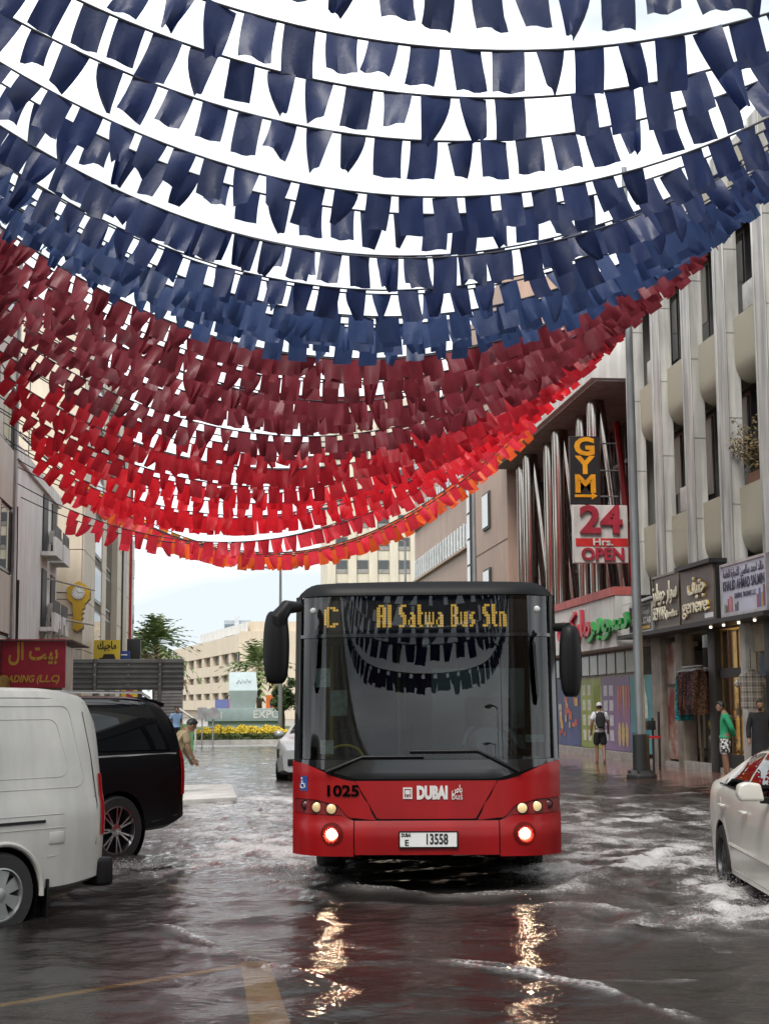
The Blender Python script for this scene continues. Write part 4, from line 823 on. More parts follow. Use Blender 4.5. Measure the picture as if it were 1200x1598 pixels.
# backing skin so the joints between the panels read dark
skin('front_backing', m_mblk, (-HW+.02, HW-.02), .40, 1.15, -.03, 40, 8)
seam = lambda x: lerp(x, [(0,.655),(.66,.655),(.70,.662),(.95,.79),(1.25,.83)])
skin('bumper_middle', m_red, (-.665,.665), .350, .650, .012, 26, 6)
for s in (-1, 1):
    skin('bumper_corner', m_red, tuple(sorted((s*.675, s*HW))), .335, lambda x: lerp(x, [(.0,.652),(.675,.652),(.80,.70),(1.0,.705),(1.245,.715)]), .012, 16, 8)
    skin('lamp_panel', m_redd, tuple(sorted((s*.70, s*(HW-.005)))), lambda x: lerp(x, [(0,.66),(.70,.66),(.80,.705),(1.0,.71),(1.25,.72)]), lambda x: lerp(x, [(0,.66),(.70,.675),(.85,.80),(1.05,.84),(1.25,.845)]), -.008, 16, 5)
    skin('wing_panel', m_red, tuple(sorted((s*.475, s*HW))), lambda x: lerp(x, [(0,.662),(.475,.662),(.70,.682),(.85,.807),(1.05,.847),(1.25,.852)]), lambda x: lerp(x, [(0,.664),(.475,.668),(.56,.84),(.672,1.018),(1.25,1.19)]), .006, 24, 8)
skin('bonnet', m_red, (-.655,.655), lambda x: lerp(x, [(0,.672),(.455,.672),(.55,.84),(.655,1.012)]), 1.018, .010, 40, 8)
skin('black_apron', m_gblk, (-HW+.004, HW-.004), lambda x: glow(x)+.008, lambda x: max(1.21, glow(x)+.02), .004, 40, 4)
skin('windscreen', g_wind, (-HW+.05, HW-.05), 1.215, 2.375, .002, 44, 26, solid=0)
skin('display_glass', glass('display_glass', (.62,.62,.60), .075, 1.0), (-1.19, 1.19), 2.39, 2.765, .004, 40, 8, solid=0)
skin('header_strip', m_gblk, (-HW+.01, HW-.01), 2.36, 2.392, .008, 40, 2)
def roofz(x): return 2.885-.02*(x/HW)**2-.13*max(0, (abs(x)-1.02)/.225)**2.2
skin('roof_brow', m_mblk, (-HW, HW), 2.76, roofz, .016, 48, 8)
for s in (-1, 1):
    skin('pillar', m_gblk, tuple(sorted((s*(HW-.055), s*HW))), lambda x: glow(x)+.01, 2.77, .006, 4, 24)
# body behind: sides with window band, roof, tail, floor
def side_x(z): return HW-.03*max(0, (z-1.2)/1.6)
for s in (-1, 1):
    y0 = FY(HW, 1.0)
    MB().add([(s*HW,y0,.33),(s*HW,11.9,.33),(s*HW,11.9,1.2),(s*HW,y0,1.2)], [(0,1,2,3)]).build('side_panel', m_red, bus, solid=.03)
    MB().add([(s*HW,y0+.1,1.2),(s*HW,11.9,1.2),(s*(HW-.03),11.9,2.6),(s*(HW-.03),y0+.18,2.6)], [(0,1,2,3)]).build('side_window', glass('side_glass', (.30,.34,.33), .08, 1.0), bus, solid=.01)
    for k in range(8): MB().span((s*(HW-.07),1.55+k*1.42,1.2),(s*(HW-.005),1.65+k*1.42,2.62)).build('window_post', m_mblk, bus)
N = 15; rf = MB()
prof = [(x, roofz(x)-.01) for x in [(-1+2*i/N)*(HW-.01) for i in range(N+1)]]; prof = [(-HW,2.58)]+prof+[(HW,2.58)]
V = [(x, (FY(x,2.8)+.10 if k == 0 else 11.9), z) for k in range(2) for x, z in prof]; n_ = len(prof)
rf.add(V, [(i, i+1, i+1+n_, i+n_) for i in range(n_-1)]).build('roof', mat('bus_roof', (.05,.05,.052), .4), bus, smooth=True, solid=.03)
MB().span((-.55,2.6,2.9),(.25,5.2,3.03)).build('roof_unit', m_mblk, bus, bevel=.05)
MB().span((-1.2,.95,.345),(1.2,11.85,.42)).build('floor', m_mblk, bus); MB().span((-1.22,11.86,.35),(1.22,11.93,2.8)).build('tail', m_red, bus)
MB().span((-1.19,.62,2.36),(1.19,.66,2.74)).build('display_back', mat('display_case', (.02,.02,.022), .6), bus); MB().span((-1.2,.5,2.33),(1.2,1.4,2.37)).build('display_shelf', m_mblk, bus)
# amber dot-matrix destination
FONT = {'A':['01110','11011','11011','11011','11111','11011','11011','11011','11011'],'l':['11','11','11','11','11','11','11','11','11'],'S':['0111','1100','1100','1110','0111','0011','0011','0011','1110'],
 'a':['0000','0000','0000','0110','0011','0111','1011','1011','0111'],'t':['110','110','110','111','110','110','110','110','011'],'w':['00000','00000','00000','10101','10101','10101','10101','11111','01010'],
 'B':['1110','1011','1011','1011','1110','1011','1011','1011','1110'],'u':['0000','0000','0000','1011','1011','1011','1011','1011','0111'],'s':['000','000','000','011','110','110','011','011','110'],
 'n':['0000','0000','0000','1110','1011','1011','1011','1011','1011'],'C':['01110','11011','11000','11000','11000','11000','11000','11011','01110'],' ':['00']*9}
m_led = mat('amber_led', (.95,.60,.10), .5, emit=.28, var=.05)
def led(text, x0, x1, z0, z1, m_):
    cols = [[] for _ in range(9)]
    for ch in text:
        for r in range(9): cols[r] += [c == '1' for c in FONT[ch][r]]+[False]
    W_ = len(cols[0]); dx = (x1-x0)/W_; dz = (z1-z0)/9; mb = MB()
    for r in range(9):
        for c in range(W_):
            if cols[r][c]: x = x0+(c+.5)*dx; z = z1-(r+.5)*dz; mb.box((x, FY(x, z)+.035, z), (dx*.86, .004, dz*.86))
    return mb.build('destination_lettering', m_, bus)
MB().grid(lambda u, v: (-1.02+u*2.04, FY(-1.02+u*2.04, 2.43+v*.29)+.045, 2.43+v*.29), 20, 3).build('led_panel', mat('led_panel', (.025,.022,.02), .5), bus, solid=-.01)
MB().grid(lambda u, v: (-1.0+u*.27, FY(-1.0+u*.27, 2.44+v*.26)+.040, 2.44+v*.26), 6, 2).build('route_panel', mat('route_red', (.28,.05,.03), .5), bus, solid=-.003)
led('Al Satwa Bus Stn', -.46, .80, 2.455, 2.675, m_led); led('C', -.97, -.80, 2.46, 2.66, m_led)
# lamps
m_lens = glass('lamp_glass', (.95,.95,.92), .08, .9); m_amber = mat('warm_reflector', (.75,.55,.28), .2, metal=.4, emit=.25); m_chr = mat('chrome', (.62,.63,.64), .14, metal=1.0, var=.04)
def lamp(x, z, r, m_, ring=m_mblk, name='headlight'):
    y = FY(x, z)-.012; t_ = MB().lathe([(r*1.18,.03),(r*1.18,-.012),(r,-.012),(r*.98,.004)], (x, y, z), axis='y', n=20).build(name, ring, bus, smooth=True)
    MB().lathe([(r*.99,-.004),(r*.8,-.012),(r*.4,-.018),(.001,-.02)], (x, y, z), axis='y', n=20).build('lens', m_, t_, smooth=True); return t_
m_hot = mat('lit_fog_lamp', (1.0,.84,.55), .4, emit=95.0, var=.0)
for s, x in ((-1,-.876),(1,.900)):
    lamp(x, .537, .050, m_hot, m_mblk, 'fog_lamp')
    MB().grid(lambda u, v: (x+(.056+.05*v)*math.cos(u*6.2832), FY(x+(.056+.05*v)*math.cos(u*6.2832), .537+(.056+.05*v)*math.sin(u*6.2832))-.036, .537+(.056+.05*v)*math.sin(u*6.2832)), 24, 2).build('glow_damper', mat('glow_damper_dark', (.13,.006,.005), .6, spec=.1), bus, smooth=True)  # added dark ring, damps the lamp's glow on the red paint
    q = lamp(s*.885, .765, .047, m_amber); lamp(s*1.022, .778, .047, m_amber); lamp(s*1.135, .792, .038, mat('dark_lens', (.10,.03,.03), .15))
    mk_ = MB().blob((s*1.075, FY(1.075,2.62)-.012, 2.625), (.032,.016,.032), 10, 6).build('marker_lamp', mat('marker_lens', (.6,.6,.6), .15), bus, smooth=True)
    fl_ = bpy.data.lights.new('fog_lamp_light', 'SPOT'); fl_.energy = 130; fl_.color = (1,.80,.48); fl_.spot_size = R(80); fl_.spot_blend = .7; fl_.shadow_soft_size = .05
    fo = bpy.data.objects.new('fog_lamp_light', fl_); COL.objects.link(fo); fo.parent = bus; fo.location = (x, FY(x,.537)-.06, .537); fo.rotation_euler = (R(90-7), 0, 0)
# plate, badge, numbers, maker's word
def on_front(name, me, x, z, off=.016, parent=None):
    me.transform(FACE_CAM); o = link(name, me, parent or bus)
    o.location = (x, FY(x, z)-off, z); return o
pl_ = MB().span((-.265,-.02,-.068),(.265,.0,.068)).build('number_plate', mat('plate_white', (.72,.72,.70), .4, var=.05), bus, bevel=.004, seg=1); pl_.location = (.015, FY(0,.49)-.016, .487)
fr_ = MB()
for s in (-1, 1): fr_.span((s*.268-.006,-.024,-.075),(s*.268+.006,.002,.075)); fr_.span((-.262,-.024,s*.072-.005),(.262,.002,s*.072+.005))
fr_.build('plate_frame', m_mblk, pl_)
def ptext(par, body, size, m_, x, z, y=-.0215, **k): return put_text(par, body, size, m_, (x, y, z), FACE_CAM, **k)
ptext(pl_, '13558', .13, m_black, .075, .0, width=.20, bold=.004); ptext(pl_, 'E', .075, m_black, -.20, -.030, bold=.002); ptext(pl_, 'DUBAI', .042, m_black, -.205, .04, width=.085, bold=.002)
bd = skin('wheelchair_badge', mat('badge_blue', (.02,.07,.28), .4), (-1.212,-1.115), .925, 1.06, .030, 6, 4, solid=.004)
bx_ = -1.162; by_ = FY(1.162,.99)-.042; bsl = (FY(1.20,.99)-FY(1.12,.99))/.08
def wb_(x, z): return (bx_+x, by_-bsl*x, .99+z)
MB().tube([wb_(-.010,.035), wb_(-.008,.0), wb_(.012,.0), wb_(.020,-.035)], .005, 5).tube([wb_(-.004+.022*math.cos(a), -.020+.022*math.sin(a)) for a in [R(100+i*22) for i in range(11)]], .004, 5).blob(wb_(-.012,.048), .009, 6, 4).build('wheelchair_symbol', m_white, bd)
def front_text(body, size, m_, x, z, off=.036, **k):
    me = text_mesh(body, size, m_, extrude=.001, **{a: b for a, b in k.items() if a != 'width'})
    if 'width' in k: xs_ = [v.co.x for v in me.vertices]; me.transform(Matrix.Diagonal((k['width']/(max(xs_)-min(xs_)), 1, 1, 1)))
    for v in me.vertices: X_, Z_ = x+v.co.x, z+v.co.y; v.co = (X_, FY(X_, Z_)-off-v.co.z, Z_)
    me.name = k.get('name', 'lettering'); return link(me.name, me, bus)
front_text('1025', .14, mat('number_black', (.003,.003,.003), .9, spec=0.0), -.785, .925, width=.30, bold=.004)
m_lw = mat('logo_white', (.75,.72,.70), .4); front_text('DUBAI', .155, m_lw, .055, .905, .036, width=.285, bold=.010); front_text('bus', .085, m_lw, .285, .873, .036, width=.10, bold=.0)
front_text('باص', .095, m_lw, .285, .94, .036, width=.095, font_ar=True, bold=.002)
lg = MB()
for a in ((-.215,.855,-.130,.868),(-.215,.945,-.130,.958),(-.215,.868,-.203,.945),(-.142,.868,-.130,.945),(-.196,.895,-.149,.935),(-.192,.874,-.180,.886),(-.165,.874,-.153,.886)):
    lg.span((a[0], FY(.17,.9)-.040, a[1]), (a[2], FY(.17,.9)-.026, a[3]))
lg.build('bus_symbol', m_lw, bus)
# mirrors on arms
def mirror(s, x, zc, hz, hx, zarm):
    t_ = MB().grid(lambda u, v: (x+hx*math.cos(u*6.2832)*(math.sin(math.pi*v)**.42), -.10+.10*math.sin(u*6.2832)*(math.sin(math.pi*v)**.5)+.10, zc+hz*math.cos(math.pi*v)), 22, 18).build('mirror', m_mblk, bus, smooth=True)
    MB().span((x-hx*.8,.095,zc-hz*.8),(x+hx*.8,.112,zc+hz*.8)).build('mirror_glass', m_chr, t_)
    return t_
t_ = mirror(-1, -1.40, 2.265, .345, .125, 2.6); MB().tube([(-1.40,.02,2.36),(-1.375,-.03,2.55),(-1.30,.0,2.645),(-1.20,.16,2.655)], [.085,.085,.07,.05], 12).build('mirror_arm', m_mblk, t_, smooth=True)
t_ = mirror(1, 1.36, 2.115, .335, .105, 2.4); MB().tube([(1.36,.02,2.36),(1.34,.0,2.43),(1.24,.16,2.44)], [.06,.05,.04], 10).build('mirror_arm', m_mblk, t_, smooth=True)
# wipers
for x0, x1, z0, z1, xb in ((-.93,-.02,1.10,1.24,-.6),(.86,-.15,1.10,1.29,.5)):
    P_ = [(x0+(x1-x0)*k/8, FY(x0+(x1-x0)*k/8, z0+(z1-z0)*min(1,k/3))-.05, z0+(z1-z0)*min(1, k/3.0)) for k in range(9)]
    w_ = MB().tube(P_, [.022,.02,.017,.014,.013,.012,.011,.01,.009], 6).build('wiper', m_mblk, bus, smooth=True); MB().tube([(p[0], p[1]+.015, p[2]-.012) for p in P_[3:]], .008, 5).build('wiper_blade', m_mblk, w_)
# inside: dashboard, wheel, seats, rails, stickers
MB().grid(lambda u, v: (-1.15+2.3*u, .42+.5*v, 1.12+.10*math.sin(v*3.0)), 10, 5).build('dashboard', mat('dash_grey', (.03,.032,.034), .6), bus, smooth=True, solid=.04)
MB().tube([(.62+.22*math.cos(a), 1.05+.10*math.sin(a), 1.32+.19*math.sin(a)) for a in [i*.3142 for i in range(21)]], .016, 6).build('steering_wheel', m_mblk, bus, smooth=True); MB().tube([(.62,1.05,1.32),(.62,.85,1.05)], .035, 6).build('steering_column', m_mblk, bus)
MB().tube([(-.80+.18*math.cos(a), .72, 1.20+.13*math.sin(a)) for a in [i*.314 for i in range(11)]], .014, 6).build('yellow_handrail', mat('rail_yellow', (.75,.52,.04), .4), bus, smooth=True)
for x, y in ((-.95,.95),(-.32,2.6),(.32,2.9),(-.32,5.2),(.35,5.5)): MB().tube([(x,y,.42),(x,y,2.75)], .018, 8).build('grab_pole', mat('rail_yellow'), bus, smooth=True)
sm_ = MB().span((-.21,-.2,.4),(.21,.24,.5)).span((-.21,.18,.5),(.21,.27,1.1)).mesh('passenger_seat', mat('seat_blue', (.035,.05,.09), .8), bevel=.04)
for r in range(6):
    for x in (-.95,-.5,.5,.95): o = link('passenger_seat', sm_, bus); o.location = (x, 3.4+r*1.05, .32); o.rotation_euler = (0,0,0)
o = link('driver_seat', sm_, bus); o.location = (.64, 1.55, .42); o.scale = (1.15,1,1.25)
MB().span((.05,1.9,.42),(1.2,1.93,2.1)).build('cab_screen', glass('cab_glass', (.4,.45,.45), .05, .5), bus)
for x, z, w_, h_, c in ((-.93,1.33,.13,.13,(.65,.6,.58)),(.98,1.22,.16,.03,(.5,.55,.5)),(1.02,1.40,.18,.07,(.45,.5,.5)),(-.82,1.74,.16,.24,(.25,.30,.30)),(-.97,1.98,.14,.18,(.05,.06,.06)),(.012,2.30,.075,.075,(.45,.38,.40))):
    MB().grid(lambda u, v: (x+(u-.5)*w_, FY(x+(u-.5)*w_, z+(v-.5)*h_)+.014, z+(v-.5)*h_), 3, 3).build('window_sticker', mat('sticker_%d' % int(abs(x)*100+z*10), c, .5, var=.25, scale=25), bus, solid=-.002)
# wheels, wheel-well dark, underside
def wheel(par, c, r, w_, m_rim, spokes=10, s=1, axis='x', hub=.62, tw=.3, two=True):
    """c: centre; face looks along +axis*s"""
    rm = r*hub
    t_ = MB().lathe([(rm,-w_*.5),(r*.93,-w_*.5),(r*.99,-w_*.36),(r,-w_*.2),(r,w_*.2),(r*.99,w_*.36),(r*.93,w_*.5),(rm,w_*.5)], c, axis=axis, n=40).build('wheel', mat('tyre_rubber', (.012,.012,.012), .7, bump=.2, bscale=60), par, smooth=True)
    rim = MB().lathe([(rm*1.01,-w_*.5*s),(rm*1.01,w_*.48*s),(rm*.94,w_*.50*s),(rm*.90,w_*.30*s),(rm*.88,-w_*.1*s)], c, axis=axis, n=40)
    dk = MB().lathe([(rm*.9,-w_*.05*s),(.01,-w_*.05*s)], c, axis=axis, n=24).build('brake_disc', m_mblk, t_)
    sp = MB()
    for k in range(spokes):
        a = 2*math.pi*k/spokes
        for d in ((-.13, .13) if two else (0,)):
            da, db = a+d*.6, a+d; ri, ro = rm*.22, rm*.93; q = Vector((0,0,0)); hwd = rm*tw*.28 if two else rm*tw*.5
            def P3(rad, ang, h): u, w2 = rad*math.cos(ang), rad*math.sin(ang); return {'x': (c[0]+h, c[1]+u, c[2]+w2), 'y': (c[0]+u, c[1]+h, c[2]+w2)}[axis]
            e1, e2 = hwd/ri*.42, hwd/ro*.75; h0, h1 = w_*.40*s, w_*.36*s; b0, b1 = w_*.22*s, w_*.2*s
            V = [P3(ri,da-e1,h0),P3(ri,da+e1,h0),P3(ro,db+e2,h1),P3(ro,db-e2,h1),P3(ri,da-e1,b0),P3(ri,da+e1,b0),P3(ro,db+e2,b1),P3(ro,db-e2,b1)]
            sp.add(V, [(0,1,2,3),(7,6,5,4),(0,4,5,1),(1,5,6,2),(2,6,7,3),(3,7,4,0)])
    rim.build('rim', m_rim, t_, smooth=True); sp.build('spoke', m_rim, t_); MB().lathe([(rm*.27,w_*.2*s),(rm*.26,w_*.42*s),(rm*.12,w_*.46*s),(.001,w_*.46*s)], c, axis=axis, n=20).build('hub_cap', m_rim, t_, smooth=True)
    return t_
m_steelr = mat('steel_rim', (.30,.31,.32), .4, metal=.8)
for y in (2.7, 8.9):
    for s in (-1, 1): wheel(bus, (s*1.08, y, .38), .48, .28, m_steelr, 8, s)
MB().span((-1.2,2.1,.20),(1.2,3.3,.34)).build('wheel_well', m_mblk, bus); MB().span((-1.16,1.4,.26),(1.16,11.5,.34)).build('underside', m_mblk, bus)
# ------------------------------------------------------------------ cars: lofted bodies (x forward from the rear axle, y left, z = 0 at the water line)
def curve(pts):
    xs = [p[0] for p in pts]; zs = [p[1] for p in pts]
    m_ = [0]*len(xs)
    for i in range(len(xs)):
        a, b = max(0, i-1), min(len(xs)-1, i+1); m_[i] = (zs[b]-zs[a])/(xs[b]-xs[a])
    for i in range(1, len(xs)-1):
        if (zs[i]-zs[i-1])*(zs[i+1]-zs[i]) <= 0: m_[i] = 0
    def f(x):
        if x <= xs[0]: return zs[0]
        if x >= xs[-1]: return zs[-1]
        i = max(k for k in range(len(xs)-1) if xs[k] <= x); h = xs[i+1]-xs[i]; t = (x-xs[i])/h
        return (2*t**3-3*t*t+1)*zs[i]+(t**3-2*t*t+t)*h*m_[i]+(-2*t**3+3*t*t)*zs[i+1]+(t**3-t*t)*h*m_[i+1]
    return f
class Car:
    def __init__(s, name, label, paint, top, belt, width, bot, x0, x1, loc, rz, wheels, r, tumble=.30, boxy=0.0, group=None, cat='car'):
        s.top, s.belt, s.w, s.bot = curve(top), curve(belt), curve(width), curve(bot); s.x0, s.x1, s.tumble, s.boxy = x0, x1, tumble, boxy
        s.root = thing(name, label, cat, loc, rz, group); s.paint = paint
        N = 70; st = [x0+(x1-x0)*(.5-.5*math.cos(math.pi*i/N)) for i in range(N+1)]; mb = MB(); Q = 11
        rows = []
        for x in st:
            h = s.section(x); rows.append([(x, y, z) for y, z in h]+[(x, -y, z) for y, z in h[::-1][1:]])
        n = len(rows[0]); V = [p for r_ in rows for p in r_]
        F = [(i*n+k, i*n+(k+1) % n, (i+1)*n+(k+1) % n, (i+1)*n+k) for i in range(N) for k in range(n)]
        F += [tuple(range(n))[::-1], tuple(N*n+k for k in range(n))]
        me = mb.add(V, F).mesh('body', paint, smooth=True)
        body = link('body', me, None); cut = MB()
        for wx in wheels:
            for sd in (-1, 1): cut.lathe([(.001,-.30),(r*1.13,-.30),(r*1.13,.30),(.001,.30)], (wx, sd*(s.w(wx)-.05), r-.10), axis='y', n=36)
        cme = cut.mesh('cut'); co_ = link('cut', cme)
        md = body.modifiers.new('b', 'BOOLEAN'); md.operation = 'DIFFERENCE'; md.object = co_; md.solver = 'EXACT'; md.use_self = True
        dg = bpy.context.evaluated_depsgraph_get(); me2 = bpy.data.meshes.new_from_object(body.evaluated_get(dg))
        bpy.data.objects.remove(co_); bpy.data.objects.remove(body)
        me2.materials.clear(); me2.materials.append(paint); me2.name = 'body'
        for p in me2.polygons: p.material_index = 0; p.use_smooth = True
        me2.set_sharp_from_angle(angle=R(34)); s.body = link('body', me2, s.root)
        for wx in wheels:
            for sd in (-1, 1):
                y = sd*(s.w(wx)-.02)
                MB().lathe([(r*1.125,-.26*sd),(r*1.125,.0),], (wx, y, r-.10), axis='y', n=36).lathe([(r*1.12,-.26*sd),(.02,-.26*sd)], (wx, y, r-.10), axis='y', n=24).build('wheel_arch', m_mblk, s.root)
    def section(s, x):
        w, zb, bl_, zt = s.w(x), s.bot(x), s.belt(x), s.top(x); g = max(.03, zt-bl_); T = s.tumble; k = s.boxy
        lo = min(bl_-.05, zb+.34)
        return [(0, zb), (w-.14, zb), (w-.03, zb+.05), (w-.004, lo), (w, (lo+bl_)/2), (w-.012, bl_-.07), (w-.035, bl_), (w-.04-T*g*.32, bl_+.36*g), (w-.05-T*g*.78, bl_+(.80+.06*k)*g), (w-.10-T*g*(1.05-.2*k)-.03*(1-k), bl_+(.95+.02*k)*g), (.55*w, bl_+g), (0, bl_+g+.012)]
    def pt(s, x, q, off=0.0, side=1):
        h = s.section(x); i = min(int(q), len(h)-2); t = q-i; a, b = h[i], h[i+1]; y, z = a[0]+(b[0]-a[0])*t, a[1]+(b[1]-a[1])*t
        ny, nz = (b[1]-a[1]), -(b[0]-a[0]); L_ = math.hypot(ny, nz) or 1
        return (x, side*(y+off*ny/L_), z+off*nz/L_)
    def patch(s, name, m_, x0, x1, q0, q1, off=.006, side=1, nu=24, nv=6, parent=None, solid=.004):
        f0 = q0 if callable(q0) else (lambda x: q0); f1 = q1 if callable(q1) else (lambda x: q1)
        def fn(u, v): x = x0+(x1-x0)*u; return s.pt(x, f0(x)+(f1(x)-f0(x))*v, off, side)
        return MB().grid(fn, nu, nv).build(name, m_, parent or s.root, smooth=True, solid=solid)
    def qz(s, x, z):   # section parameter where the skin reaches height z
        h = s.section(x)
        for i in range(2, len(h)-1):
            if h[i][1] <= z <= h[i+1][1]: return i+(z-h[i][1])/(h[i+1][1]-h[i][1]+1e-9)
        return 9.0
    def line(s, name, m_, pts, rad, off=.0, side=1, parent=None):
        return MB().tube([s.pt(x, s.qz(x, z), off, side) for x, z in pts], rad, 6).build(name, m_, parent or s.root, smooth=True)

m_vanw = mat('van_white', (.47,.46,.43), .38, var=.10, scale=1.5, coat=.15, streak=.16); m_groove = mat('paint_groove', (.42,.41,.39), .6); m_tail = mat('tail_red', (.38,.008,.010), .15, var=.2, scale=14, coat=.5)
head = math.atan2(-.717, -.697); left = Vector((.717,-.697,0))
# white van
c = on_ground(-3,1444); loc = (c.x-left.x*.80, c.y-left.y*.80, 0)
van = Car('delivery_van', 'white panel van with a red tail light and black bumper corner', m_vanw, [(-1.13,1.0),(-1.09,1.45),(-1.02,1.74),(-.84,1.855),(-.3,1.885),(2.2,1.89),(3.0,1.70),(3.55,1.0),(3.68,.85)],
          [(-1.13,.98),(3.0,.98),(3.68,.80)], [(-1.13,.74),(-1.08,.80),(-.95,.835),(-.5,.845),(3.0,.845),(3.68,.72)], [(-1.13,.26),(-.6,.20),(3.68,.16)], -1.13, 3.68, loc, head, (0, 2.57), .335, tumble=.13, boxy=1.0, cat='van')
for sd in (1, -1):
    def rrect(xa, xb, za, zb, sl_, r_): return [(xb, zb)]+[(xa+sl_+r_-r_*math.sin(a), zb-r_+r_*math.cos(a)) for a in [R(i*15) for i in range(7)]]+[(xa+r_-r_*math.cos(a), za+r_-r_*math.sin(a)) for a in [R(i*15) for i in range(7)]]+[(xb, za)]
    rr_ = rrect(-.86, 1.6, 1.05, 1.73, .10, .10)
    van.line('panel_groove', m_groove, rr_, .004, .0, sd); van.line('panel_groove', m_groove, rrect(-.70, 1.4, 1.14, 1.62, .08, .10), .003, .0, sd)
    van.line('waist_groove', m_groove, [(-.98,.97),(3.2,.96)], .005, .0, sd)
    van.patch('door_rail', m_mblk, -.42, 2.2, lambda x: van.qz(x,.775), lambda x: van.qz(x,.80), .004, sd, 20, 2); van.line('rail_frame', m_groove, [(-.62,.84),(2.2,.84)], .004, 0, sd); van.line('rail_frame', m_groove, [(-.62,.73),(2.2,.73)], .004, 0, sd)
    van.line('door_gap', m_mblk, [(-.98,.56),(-.99,.9),(-.965,1.3),(-.90,1.68)], .004, 0, sd)
    van.patch('tail_light', m_tail, -1.122, -1.035, lambda x: van.qz(x,.64), lambda x: van.qz(x,1.15), .010, sd, 6, 12)
    MB().tube([(.40*math.cos(a), sd*(.838-.0*a), .235+.40*math.sin(a)) for a in [R(-6+i*8) for i in range(25)]], .022, 8).build('arch_lip', m_vanw, van.root, smooth=True)
    MB().span((-1.19,sd*.58,.20),(-1.02,sd*.83,.44)).build('bumper_corner', m_mblk, van.root, bevel=.04, seg=3); MB().span((-.48,sd*.62,-.02),(-.455,sd*.84,.32)).build('mud_flap', m_mblk, van.root, bevel=.008)
    van.line('sill_groove', m_groove, [(-1.0,.50),(-.45,.50)], .005, 0, sd)
MB().span((-1.20,-.57,.27),(-1.05,.57,.46)).build('rear_bumper', m_vanw, van.root, bevel=.03); MB().span((-1.105,-.6,1.12),(-1.05,.6,1.66)).build('rear_window', g_dark, van.root, bevel=.02)
MB().span((-.62,.838,.60),(-.46,.852,.70)).build('fuel_flap', m_vanw, van.root, bevel=.01)
van.line('roof_gutter', m_groove, [(-.95,1.76),(-.5,1.80),(2.2,1.81)], .008, .0, 1)
m_cap = mat('silver_wheel_cover', (.36,.37,.37), .35, metal=.7, var=.1)
for wx in (0, 2.57):
    for sd in (-1, 1): wheel(van.root, (wx, sd*.74, .235), .335, .20, m_cap, 7, sd, 'y', .64, .72, False)
# black sport utility car
c = on_ground(177,1337); loc = (c.x-left.x*.93, c.y-left.y*.93, 0); m_blk = mat('car_black', (.006,.006,.007), .32, var=.05, coat=.0, spec=.12)
suv = Car('black_car', 'black sport utility car with chrome wheels and red tail light turning away', m_blk, [(-1.22,1.02),(-1.17,1.30),(-1.03,1.63),(-.86,1.78),(-.2,1.845),(1.6,1.845),(2.3,1.62),(2.95,1.12),(3.9,1.00),(4.05,.9)],
          [(-1.22,.98),(-1.1,1.14),(2.8,1.09),(4.05,.86)], [(-1.22,.80),(-1.12,.92),(-.8,.985),(.5,1.0),(3.0,1.0),(4.05,.80)], [(-1.22,.36),(-.8,.26),(3.5,.18),(4.05,.24)], -1.22, 4.05, loc, head, (0, 2.95), .40, tumble=.34, boxy=.8)
g_blk = glass('privacy_glass', (.03,.03,.035), .07, 1.0, thru=.3, body=(.004,.004,.005))
for sd in (1, -1):
    suv.patch('rear_quarter_window', g_blk, -.88, .35, 6.25, lambda x: 6.3+(2.55 if x > -.6 else max(.1, 2.55*((x+.9)/.3))), .006, sd, 24, 6); suv.patch('side_window', g_blk, .42, 2.2, 6.25, lambda x: 8.85 if x < 1.7 else 8.85-2.0*((x-1.7)/.5), .006, sd)
    suv.line('chrome_strip', m_chr, [(-.98,1.155),(0,1.15),(2.6,1.11)], .012, .004, sd); suv.line('side_crease', mat('paint_crease', (.02,.02,.022), .3), [(-1.0,.98),(2.6,.95)], .006, 0, sd)
    suv.patch('tail_light', m_tail, -1.20, -1.05, lambda x: suv.qz(x,.66), lambda x: suv.qz(x,1.18), .012, sd, 6, 10); suv.line('door_gap', mat('paint_crease'), [(.42,.4),(.40,.8),(.40,1.12)], .004, 0, sd)
    MB().tube([(-.75,sd*.70,1.82),(-.6,sd*.70,1.89),(1.3,sd*.70,1.90),(1.5,sd*.70,1.85)], .018, 6).build('roof_rail', m_chr, suv.root, smooth=True); suv.line('sill_trim', mat('paint_crease'), [(-1.0,.42),(-.55,.36)], .01, 0, sd)
    for wx in (0, 2.95): wheel(suv.root, (wx, sd*.875, .30), .40, .25, mat('wheel_chrome', (.55,.56,.57), .25, metal=1.0), 7, sd, 'y', .70, .20, True)
MB().prism([(-1.08,1.76),(-.75,1.84),(-.75,1.80),(-1.06,1.71)], 'y', -.62, .62).build('roof_spoiler', m_blk, suv.root, bevel=.012); MB().span((-1.30,-.75,.36),(-1.15,.75,.58)).build('rear_bumper', m_blk, suv.root, bevel=.04)
